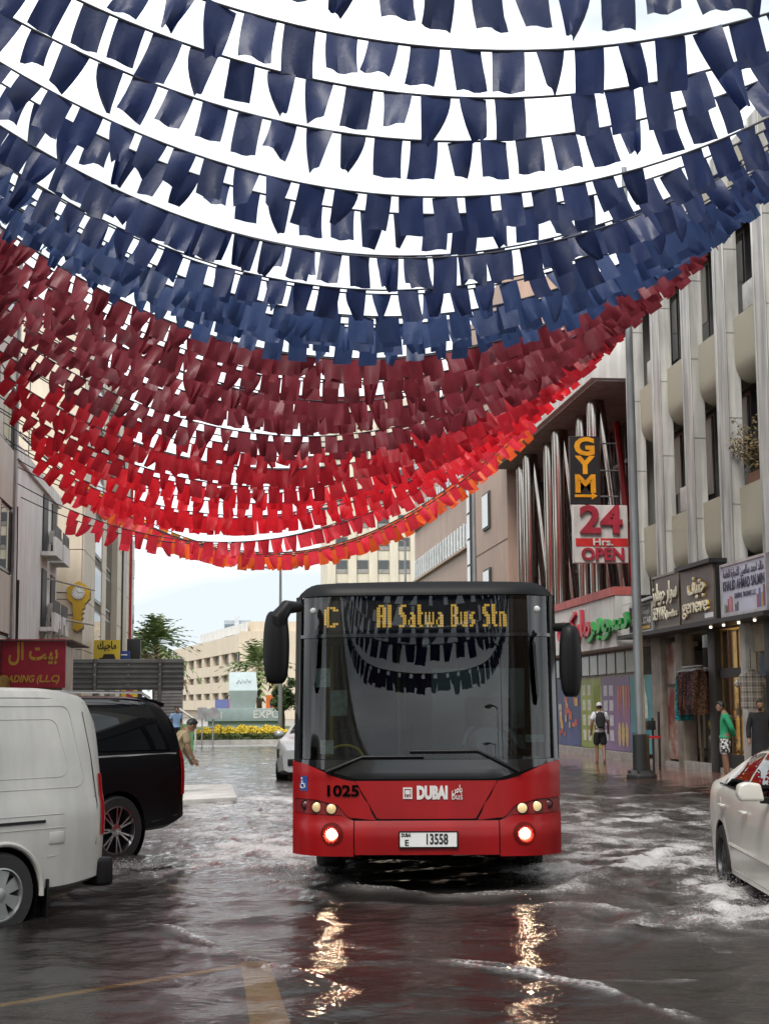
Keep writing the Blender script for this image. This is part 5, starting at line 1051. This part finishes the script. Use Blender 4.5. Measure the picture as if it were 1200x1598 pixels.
# white sedan heading for the camera
m_pearl = mat('pearl_white', (.54,.52,.47), .28, var=.05, coat=.4); hs = math.atan2(-.99, -.137); lefts = Vector((.99,-.137,0))
c = on_ground(1134,1376); loc = (c.x+lefts.x*.86, c.y+lefts.y*.86, 0)
sed = Car('white_sedan', 'pearl white sedan splashing along beside the wet pavement', m_pearl, [(-1.08,.72),(-1.0,.90),(-.55,.96),(-.20,1.04),(.45,1.30),(1.0,1.37),(1.7,1.35),(2.2,1.12),(2.75,.90),(3.5,.74),(3.72,.55)],
          [(-1.08,.66),(-1.0,.84),(-.4,.90),(.5,.885),(2.4,.83),(3.4,.66),(3.72,.48)], [(-1.08,.62),(-.95,.80),(-.5,.89),(.6,.91),(2.6,.91),(3.4,.82),(3.72,.55)], [(-1.08,.24),(-.6,.10),(3.2,.06),(3.72,.14)], -1.08, 3.72, loc, hs, (0, 2.775), .325, tumble=.62)
g_car = glass('car_glass', (.30,.30,.28), .05, 1.0)
for sd in (-1, 1):
    sed.patch('rear_side_window', g_car, .10, .92, 6.25, lambda x: 6.3+min(2.4, max(.05, (x-.10)*4.4)), .006, sd); sed.patch('front_side_window', g_car, 1.0, 1.95, 6.25, lambda x: 6.3+min(2.4, max(.05, (1.98-x)*3.9)), .006, sd)
    sed.patch('quarter_window', g_car, -.14, .05, 6.25, lambda x: 6.3+max(.05,(x+.16)*3.6), .006, sd, 6, 4); sed.line('window_trim', m_mblk, [(-.18,.93),(.5,.915),(1.98,.875)], .010, .003, sd)
    for hx in (.18, 1.16):
        h_ = MB().tube([sed.pt(hx+dx, sed.qz(hx+dx,.74), o_, sd) for dx, o_ in ((-.10,.004),(-.07,.035),(.07,.035),(.10,.004))], .014, 8).build('door_handle', m_pearl, sed.root, smooth=True)
    sed.line('door_gap', m_groove, [(.96,.16),(.97,.5),(.97,.86)], .004, 0, sd); sed.line('door_gap', m_groove, [(.42,.16),(.36,.42),(.22,.60),(.02,.80),(-.04,.90)], .004, 0, sd)
    sed.line('side_moulding', mat('moulding', (.50,.48,.44), .35), [(.44,.40),(1.2,.39),(2.3,.38)], .018, .004, sd); sed.line('sill_groove', m_groove, [(.40,.17),(2.4,.14)], .006, 0, sd)
    sed.patch('tail_light', m_tail, -1.05, -.84, lambda x: sed.qz(x,.62), lambda x: sed.qz(x,.82), .008, sd, 6, 5)
    q = MB().prism([(sd*.93,.90),(sd*1.13,.90),(sd*1.155,.95),(sd*1.14,1.035),(sd*1.08,1.06),(sd*.96,1.045)], 'x', 1.98, 2.12).build('wing_mirror', m_pearl, sed.root, bevel=.028, seg=3); MB().span((2.0,sd*.86,.88),(2.08,sd*.95,.93)).build('mirror_foot', m_mblk, q)
    for wx in (0, 2.775): wheel(sed.root, (wx, sd*.80, .225), .325, .21, mat('dark_alloy', (.07,.07,.075), .4, metal=.7), 8, sd, 'y', .66, .5, False)
sed.patch('windscreen', g_car, 1.82, 2.62, 9.1, 10.98, .006, 1); sed.patch('windscreen', g_car, 1.82, 2.62, 9.1, 10.98, .006, -1); sed.patch('rear_window', g_car, -.42, .36, 9.1, 10.98, .006, 1); sed.patch('rear_window', g_car, -.42, .36, 9.1, 10.98, .006, -1)
# silver car following the bus
m_sil = mat('car_silver', (.50,.51,.51), .28, metal=.4, var=.04, coat=.4); c = on_ground(437,1216); hb = math.atan2(-.97, -.24); lb_ = Vector((.97,-.24,0))
loc = (c.x+lb_.x*.86+.24*2.6, c.y+lb_.y*.86+.97*2.6, 0)
sil = Car('silver_car', 'silver car half hidden behind the bus mirror', m_sil, [(-.95,.9),(-.85,1.3),(-.5,1.55),(1.1,1.62),(1.6,1.5),(2.3,1.02),(3.2,.90),(3.45,.7)], [(-.95,.85),(2.2,.95),(3.2,.82),(3.45,.62)], [(-.95,.7),(-.6,.87),(2.6,.89),(3.2,.80),(3.45,.62)], [(-.95,.3),(3.0,.12),(3.45,.2)], -.95, 3.45, loc, hb, (0, 2.6), .34, tumble=.40, boxy=.5)
for sd in (-1, 1):
    sil.patch('side_window', g_car, -.5, 1.75, 6.25, lambda x: 6.3+min(2.4, max(.05,(1.8-x)*4)), .006, sd); sil.patch('windscreen', g_car, 1.55, 2.22, 9.1, 10.98, .006, sd); sil.patch('headlight', m_lens, 3.0, 3.32, lambda x: sil.qz(x,.52), lambda x: sil.qz(x,.72), .008, sd, 5, 4)
    MB().blob((1.95, sd*1.02, 1.04), (.09,.13,.09), 12, 8).build('wing_mirror', m_sil, sil.root, smooth=True)
    for wx in (0, 2.6): wheel(sil.root, (wx, sd*.79, .24), .34, .21, m_cap, 8, sd, 'y', .64, .5, False)
MB().span((3.36,-.5,.34),(3.48,.5,.50)).build('grille', m_mblk, sil.root, bevel=.02)
# ------------------------------------------------------------------ strings of cloth flags across the street
def flag_mesh(seed, kind):
    g = random.Random(seed); w, h = .335, .50; NU, NV = 5, 6; V = []
    ph, am, tw = g.uniform(0, 6.28), g.uniform(.012,.042), g.uniform(-.5,.5); sw = g.uniform(-.05,.05)
    for j in range(NV+1):
        v = j/NV
        for i in range(NU+1):
            u = i/NU-.5; x = u*w; y = am*v*math.sin(u*7+ph+v*2); z = -h*v
            if kind == 1:   # lower corner curled round
                k = v*v*max(0, u+.5)*1.5; x -= k*.15; y += .10*k
            elif kind == 2: # turning edge-on towards the foot
                a = tw*2.4*v; x, y = x*math.cos(a)*(1-.25*v), y+u*w*math.sin(a)
            elif kind == 3: # pinched into a fold
                x *= 1-.55*v; y += .07*v*math.sin(u*9+ph)
            elif kind == 4: # foot blown to one side, folded corner
                x += .10*v*v; y += .06*v*math.cos(u*5+ph); z += .10*v*(u+.5)
            x += sw*v*v; y += g.gauss(0,.0025)
            V.append((x, y, z))
    mb = MB().add(V, [(j*(NU+1)+i, j*(NU+1)+i+1, (j+1)*(NU+1)+i+1, (j+1)*(NU+1)+i) for j in range(NV) for i in range(NU)]); return mb
KINDS = {'navy': ((.016,.028,.092), .30), 'blue': ((.032,.058,.155), .38), 'maroon': ((.19,.022,.034), .38), 'dark red': ((.42,.014,.026), .45), 'red': ((.72,.018,.032), .50), 'coral red': ((.85,.05,.08), .52), 'orange': ((.90,.15,.035), .5), 'amber': ((.85,.30,.015), .45)}
FLM = {}
for ci, (cn, (c, tr)) in enumerate(KINDS.items()):
    m_ = mat('flag_'+cn.replace(' ', '_'), c, .42, var=.08, scale=5, rnd_obj=.22, transl=tr, spec=.4, bump=.12, bscale=22)
    FLM[cn] = [flag_mesh(ci*31+k, [0,0,0,1,2,0,3,4,1,2][k]).mesh('flag', m_, smooth=True) for k in range(10)]
m_cord = mat('cord_dark', (.03,.03,.04), .7)
strings = []
for k in range(15): strings.append((-8.0+k*1.5, 'navy'))
for y in (14.15,15.4,16.9,18.3,19.5,20.9,22.0,22.9): strings.append((y, 'navy'))
for y in (23.6,24.25,24.9,25.5,26.1,26.7): strings.append((y, 'blue'))
y = 27.4
while y < 34.6: strings.append((y, 'maroon')); y += .58
while y < 38.4: strings.append((y, 'dark red')); y += .62
while y < 42.6: strings.append((y, 'red')); y += .70
while y < 45.4: strings.append((y, 'coral red')); y += .78
while y < 47.6: strings.append((y, 'orange')); y += .75
strings.append((48.3, 'amber'))
AXL, AXR = -6.5, 11.4
for si, (ys0, cn) in enumerate(strings):
    g = random.Random(100+si); f_ = min(1, max(0, (ys0-29)/17)); hl = 12.75-4.85*f_+g.gauss(0,.10); hr = 12.75+.2*f_+g.gauss(0,.10); sag = 4.35-.85*f_+g.gauss(0,.10)
    if ys0 > 45: hl = 10.2+g.gauss(0,.08)+(.3 if cn == 'amber' else 0); sag = 5.1+g.gauss(0,.08)
    off = -.17*(13-ys0) if ys0 < 13 else 0.0; skew = g.gauss(0,.12)
    def cz(t): return hl+(hr-hl)*t-4*sag*t*(1-t)
    t_ = thing('bunting_string', 'string of %s cloth flags slung across the street between the buildings' % cn, 'bunting', (AXL+off, ys0, hl), 0, '%s flag strings over the street' % cn)
    Pc = []; K = 60
    for k in range(K+1): t = k/K; Pc.append((t*(AXR-AXL), skew*math.sin(3.14*t), cz(t)-hl))
    MB().tube(Pc, .016, 5).build('cord', m_cord, t_)
    L_ = 0; step = .425 if cn in ('navy','blue') else .40; nxt = g.uniform(.1,.4); lw_ = g.random()
    for k in range(K):
        a, b = Vector(Pc[k]), Vector(Pc[k+1]); d = (b-a).length
        while nxt < L_+d:
            xw = AXL+off+a.x
            if g.random() > .035 and (ys0 < 23 or (-6.3+1.75*f_ < xw < 9.5)):
                p = a+(b-a)*((nxt-L_)/d); tz = (b-a).normalized(); sl = math.atan2(tz.z, tz.x); tl = p.x/(AXR-AXL)
                cur = g.random() < (.42+.55*max(0, .45-tl)*2); vi = g.randrange(3, 10) if cur else g.choice((0,1,2,5))
                o = link('flag', FLM[cn][vi], t_); o.location = p
                o.rotation_euler = (g.gauss(.0,.16), -sl+g.gauss(0,.04), g.gauss(0,.16)+(.55*max(0,.4-tl))*g.choice((1,1,-1)))
                s_ = g.uniform(.90,1.05)*(1.0 if cn in ('navy', 'blue') else .93); o.scale = (s_*(1 if g.random() < .5 else -1), 1, s_*g.uniform(.9,1.08))
            nxt += step*g.uniform(.96,1.05)
        L_ += d
# ------------------------------------------------------------------ people (one skinned body each; clothes and hair as children)
J0 = dict(pelvis=(0,0,.95), spine=(0,.01,1.10), chest=(0,.015,1.30), neck=(0,.01,1.46), head=(0,-.015,1.54), hipL=(.09,0,.90), hipR=(-.09,0,.90), kneeL=(.10,-.015,.50), kneeR=(-.10,-.015,.50),
          ankL=(.10,.03,.09), ankR=(-.10,.03,.09), toeL=(.115,-.12,.03), toeR=(-.115,-.12,.03), shL=(.17,.015,1.40), shR=(-.17,.015,1.40), elL=(.24,.03,1.12), elR=(-.24,.03,1.12), wrL=(.25,-.04,.88), wrR=(-.25,-.04,.88))
RAD = dict(pelvis=(.145,.11), spine=(.13,.10), chest=(.15,.11), neck=(.055,.055), head=(.055,.06), hip=(.09,.09), knee=(.060,.060), ank=(.040,.042), toe=(.038,.028), sh=(.065,.065), el=(.044,.044), wr=(.030,.032))
EDG = [('pelvis','spine'),('spine','chest'),('chest','neck'),('neck','head')]+[e for s in 'LR' for e in (('pelvis','hip'+s),('hip'+s,'knee'+s),('knee'+s,'ank'+s),('ank'+s,'toe'+s),('chest','sh'+s),('sh'+s,'el'+s),('el'+s,'wr'+s))]
def skin_mesh(J, edges, m_, grow=1.0, add=0.0, root='pelvis', extra=None):
    names = []
    for a, b in edges:
        for q in (a, b):
            if q not in names: names.append(q)
    if root not in names: root = names[0]
    me = bpy.data.meshes.new('sk'); me.from_pydata([J[q] for q in names], [(names.index(a), names.index(b)) for a, b in edges], [])
    o = bpy.data.objects.new('sk', me); COL.objects.link(o); md = o.modifiers.new('s', 'SKIN'); md.use_smooth_shade = True
    for q, v in zip(names, me.skin_vertices[0].data):
        k = q.rstrip('LRm') if q not in ('pelvis','spine','chest','neck','head') else q
        r = (extra or {}).get(q) or RAD.get(k, (.05,.05)); v.radius = (r[0]*grow+add, r[1]*grow+add); v.use_root = q == root
    sd_ = o.modifiers.new('u', 'SUBSURF'); sd_.levels = 2; sd_.render_levels = 2
    dg = bpy.context.evaluated_depsgraph_get(); r_ = bpy.data.meshes.new_from_object(o.evaluated_get(dg)); bpy.data.objects.remove(o); bpy.data.meshes.remove(me)
    r_.materials.clear(); r_.materials.append(m_)
    for p in r_.polygons: p.material_index = 0; p.use_smooth = True
    return r_
def mesh_to_mb(me, mb): mb.add([tuple(v.co) for v in me.vertices], [tuple(p.vertices) for p in me.polygons]); return mb
SKIN = mat('skin_brown', (.26,.14,.085), .5, var=.08, scale=8)
HAIR = mat('black_hair', (.010,.008,.007), .5, var=.3, scale=60)
def person(label, loc, rz, pose=None, shirt=None, sleeve='short', bottom=None, leg='long', z0=0.0, coat=None, turn=0.0, tilt=0.0, cap=None, beard=False, shoes=None, group=None, sc=1.0):
    J = {k: Vector(v) for k, v in J0.items()}
    for k, v in (pose or {}).items(): J[k] = Vector(v)
    t_ = thing('person', label, 'person', (loc[0], loc[1], z0), rz, group); t_.scale = (sc,)*3
    mb = mesh_to_mb(skin_mesh(J, EDG, SKIN), MB()); H = J['head']; up = (J['head']-J['neck']).normalized()
    HM = Matrix.Translation(H+Vector((0,-.012,0))+up*.055) @ Matrix.Rotation(turn, 4, 'Z') @ Matrix.Rotation(tilt, 4, 'X')
    hd_ = MB().blob((0,0,.02), (.072,.092,.112), 16, 12).blob((0,-.030,-.050), (.052,.058,.055), 12, 8)       # skull and jaw
    hd_.add([(-.013,-.088,.0),(.013,-.088,.0),(.017,-.098,-.028),(-.017,-.098,-.028),(0,-.115,-.022),(0,-.093,.022)], [(0,1,5),(0,4,3),(1,2,4),(0,5,4),(5,1,4),(3,4,2)])   # nose
    for s in (-1, 1): hd_.blob((s*.073,.004,-.002), (.010,.020,.030), 8, 6)
    hd_.blob((0,-.082,-.055), (.022,.012,.009), 8, 5)
    mb.add([HM @ Vector(v) for v in hd_.v], hd_.f)
    for s in 'LR':           # hands: palm, four fingers of unequal length and a thumb from the side of the palm
        w, e = J['wr'+s], J['el'+s]; d = (w-e).normalized(); sg = 1 if s == 'L' else -1; a = d.cross(Vector((1,0,0))); a = a.normalized() if a.length > .2 else Vector((0,1,0)); n_ = d.cross(a).normalized()
        mb.tube([tuple(w-d*.01), tuple(w+d*.045), tuple(w+d*.085)], [.026,.036,.034], 8)
        for k in range(4):
            b0 = w+d*.075+a*(.026-.0175*k); l_ = (.068,.078,.072,.056)[k]; cu_ = n_*(-sg)*.018
            mb.tube([tuple(b0), tuple(b0+d*l_*.5+cu_*.4), tuple(b0+d*l_*.85+cu_*1.5)], [.0095,.009,.007], 6)
        b0 = w+d*.02+a*.030; mb.tube([tuple(b0), tuple(b0+d*.035+a*.022), tuple(b0+d*.068+a*.026)], [.011,.010,.008], 6)
    mb.build('body', SKIN, t_, smooth=True)
    def HB(name, b_, m_): return MB().add([HM @ Vector(v) for v in b_.v], b_.f).build(name, m_, t_, smooth=True)
    cp = MB(); n = 18
    cp.grid(lambda u, v: ((.081)*math.sin(math.pi*.62*v)*math.cos(u*6.2832), .012+.102*math.sin(math.pi*.62*v)*math.sin(u*6.2832), .03+(.106+.008*math.sin(u*37+v*9))*math.cos(math.pi*(.62 if math.sin(u*6.2832) > -.35 else .40)*v)), n, 8)
    HB('hair', cp, HAIR)
    if cap: HB('cap', MB().grid(lambda u, v: (.086*math.sin(1.62*v)*math.cos(u*6.2832), .006+.106*math.sin(1.62*v)*math.sin(u*6.2832), .045+.10*math.cos(1.62*v)), 18, 6).prism([(-.07,-.09),(.07,-.09),(.05,-.165),(-.05,-.165)], 'z', .045, .053), cap)
    if beard: HB('beard', MB().blob((0,-.045,-.062), (.052,.050,.050), 12, 8), HAIR)
    for s in (-1, 1): HB('eye', MB().blob((s*.029,-.083,.012), (.011,.007,.007), 8, 5), mat('eye_dark', (.03,.025,.02), .2))
    if shirt:
        E_ = [('pelvis','spine'),('spine','chest'),('hem','pelvis')]; Jm = dict(J); Jm['hem'] = J['pelvis']-(J['spine']-J['pelvis'])*.55; Jm['chest'] = J['chest']; Jm['neckm'] = J['chest'].lerp(J['neck'], .75); E_.append(('chest','neckm'))
        for s in 'LR':
            E_.append(('chest','sh'+s))
            if sleeve == 'long': Jm['wrm'+s] = J['el'+s].lerp(J['wr'+s], .93); E_ += [('sh'+s,'el'+s),('el'+s,'wrm'+s)]
            else: Jm['elm'+s] = J['sh'+s].lerp(J['el'+s], .72); E_ += [('sh'+s,'elm'+s)]
        ex_ = {'neckm': (.066,.066), 'hem': (.160,.128), 'pelvis': (.155,.122)}
        for s in 'LR': ex_['wrm'+s] = (.040,.040); ex_['elm'+s] = (.060,.062)
        me = skin_mesh(Jm, E_, shirt, 1.07, .012, 'spine', ex_); link('shirt', me, t_).name = 'shirt'
    if bottom:
        E_ = [('spinem','pelvis')]; Jm = dict(J); Jm['spinem'] = J['pelvis'].lerp(J['spine'], .45); ex_ = {'spinem': (.136,.108)}
        for s in 'LR':
            E_.append(('pelvis','hip'+s))
            if leg == 'long': Jm['ankm'+s] = J['knee'+s].lerp(J['ank'+s], .95); E_ += [('hip'+s,'knee'+s),('knee'+s,'ankm'+s)]; ex_['ankm'+s] = (.062,.062)
            else: Jm['kneem'+s] = J['hip'+s].lerp(J['knee'+s], .96); E_ += [('hip'+s,'kneem'+s)]; ex_['kneem'+s] = (.088,.09)
        link('trousers' if leg == 'long' else 'shorts', skin_mesh(Jm, E_, bottom, 1.09, .014, 'pelvis', ex_), t_)
    if coat:                 # ankle-length robe
        c_ = J['pelvis']; MB().lathe([(.165,.35),(.175,.1),(.19,-.2),(.205,-.5),(.225,-.86),(.21,-.87)], c_, n=22).build('robe_skirt', coat, t_, smooth=True)
    for s in 'LR':
        if shoes: a, b = J['ank'+s], J['toe'+s]; MB().tube([tuple(a+Vector((0,.03,-.055))), tuple(a.lerp(b,.5)+Vector((0,0,-.03))), tuple(b+Vector((0,-.02,-.005)))], [.042,.044,.034], 8).build('shoe', shoes, t_, smooth=True)
    return t_
# a man in a tan shirt stooping beyond the black car
p = on_ground(283,1243)
person('man in a tan shirt bending forward in the flood behind the black car', (p.x-.05, p.y), R(108), dict(pelvis=(0,.10,.74), spine=(0,.06,.90), chest=(0,-.04,1.08), neck=(0,-.13,1.21), head=(0,-.19,1.27), hipL=(.09,.11,.70), hipR=(-.09,.11,.70), kneeL=(.10,-.02,.36), kneeR=(-.10,.05,.36),
       ankL=(.10,.10,.02), ankR=(-.10,.18,.02), toeL=(.11,-.05,-.04), toeR=(-.11,.03,-.04), shL=(.17,-.08,1.15), shR=(-.17,-.08,1.15), elL=(.22,-.14,.88), elR=(-.22,-.12,.88), wrL=(.19,-.26,.68), wrR=(-.19,-.24,.68)),
       mat('tan_shirt', (.34,.26,.15), .85, var=.15, scale=6), 'short', mat('dark_trousers', (.022,.018,.022), .8), tilt=R(25), shoes=m_black, sc=1.03)
# walking away with a backpack
p = on_ground(937,1192,.03)
wk = person('man in white shirt and cap walking away with a black backpack', (p.x, p.y), R(172), dict(kneeL=(.09,-.10,.50), kneeR=(-.09,.02,.49), ankL=(.09,-.06,.09), ankR=(-.09,.20,.12), toeL=(.10,-.20,.03), toeR=(-.10,.10,.03), elL=(.235,.10,1.14), elR=(-.24,-.03,1.13), wrL=(.25,.02,.90), wrR=(-.25,-.17,.93)),
       mat('white_shirt', (.66,.67,.70), .85, var=.06), 'short', mat('black_shorts', (.015,.015,.018), .85), 'short', z0=.02, cap=mat('white_cap', (.68,.66,.64), .8), shoes=mat('sandal_brown', (.12,.07,.04), .8), tilt=0)
bp_ = thing('backpack', 'black backpack on the back of the man in white', 'backpack', wk.location, R(172)); MB().grid(lambda u, v: ((.125+.02*math.sin(3.14*v))*math.copysign(abs(math.cos(u*6.2832))**.6, math.cos(u*6.2832))*(math.sin(math.pi*(.04+.92*v))**.35), .20+.085*math.copysign(abs(math.sin(u*6.2832))**.6, math.sin(u*6.2832))*(math.sin(math.pi*(.04+.92*v))**.35), 1.0+.46*v), 22, 14).build('bag', mat('backpack_black', (.012,.012,.013), .7, bump=.2), bp_, smooth=True)
for s in (-1, 1): MB().tube([(s*.10,.13,1.40),(s*.115,.03,1.47),(s*.115,-.09,1.40),(s*.12,-.11,1.2),(s*.14,.08,1.05)], .018, 6).build('strap', mat('backpack_black'), bp_, smooth=True)
MB().grid(lambda u, v: ((u-.5)*.20, .288+.02*math.sin(u*3.14), 1.05+.18*v), 6, 4).build('pocket', mat('backpack_black'), bp_, solid=.02)
# green shirt, hands behind the back
p = on_ground(1133,1216,.05)
person('man in a green long-sleeved shirt and patterned shorts with hands behind his back', (p.x, p.y), R(-102), dict(elL=(.23,.12,1.13), elR=(-.23,.12,1.13), wrL=(.07,.20,.95), wrR=(-.05,.21,.93), ankL=(.09,.05,.09), ankR=(-.08,.0,.09), head=(0,-.03,1.54)),
       mat('green_shirt', (.02,.30,.14), .8, var=.12, scale=6), 'long', mat('patterned_shorts', (.60,.60,.60), .85, scale=16, col2=(.015,.015,.02), lo=.49, hi=.51, detail=2), 'short', z0=.03, shoes=mat('sandal_brown'), tilt=R(-5))
# man in black at the shop
p = at_depth(1187,1180,30.6)
person('man in a long black coat standing at the gold-lit shop', (p.x, 30.6), R(-8), dict(), mat('black_cloth', (.010,.010,.013), .85, var=.2), 'long', mat('black_cloth'), 'long', z0=.06, coat=mat('black_cloth'), beard=True, shoes=m_black)
# distant person in blue by the bus-stop panel
p = at_depth(275,1140,58); person('distant person in a light blue top near the green bus-stop panel', (p.x, 58), R(20), dict(), mat('blue_top', (.20,.32,.50), .85), 'short', mat('dark_trousers'), 'long', shoes=m_black)
# the driver, seated in the cab
M_b = Matrix.Translation(bus.location) @ Matrix.Rotation(BUS_RZ, 4, 'Z'); q = M_b @ Vector((.64,1.42,0))
person('bus driver in a pale blue shirt seated behind the windscreen', (q.x, q.y), BUS_RZ, dict(pelvis=(0,.06,.97), spine=(0,.07,1.12), chest=(0,.05,1.34), neck=(0,.03,1.50), head=(0,.0,1.58), hipL=(.10,.02,.94), hipR=(-.10,.02,.94), kneeL=(.13,-.40,.98), kneeR=(-.13,-.40,.98), ankL=(.13,-.46,.56), ankR=(-.13,-.46,.56), toeL=(.13,-.62,.50), toeR=(-.13,-.62,.50),
       shL=(.18,.04,1.43), shR=(-.18,.04,1.43), elL=(.25,-.12,1.22), elR=(-.25,-.12,1.22), wrL=(.20,-.30,1.34), wrR=(-.20,-.30,1.34)), mat('driver_shirt', (.42,.50,.58), .85), 'short', mat('dark_trousers'), 'long', shoes=m_black, z0=0.0)
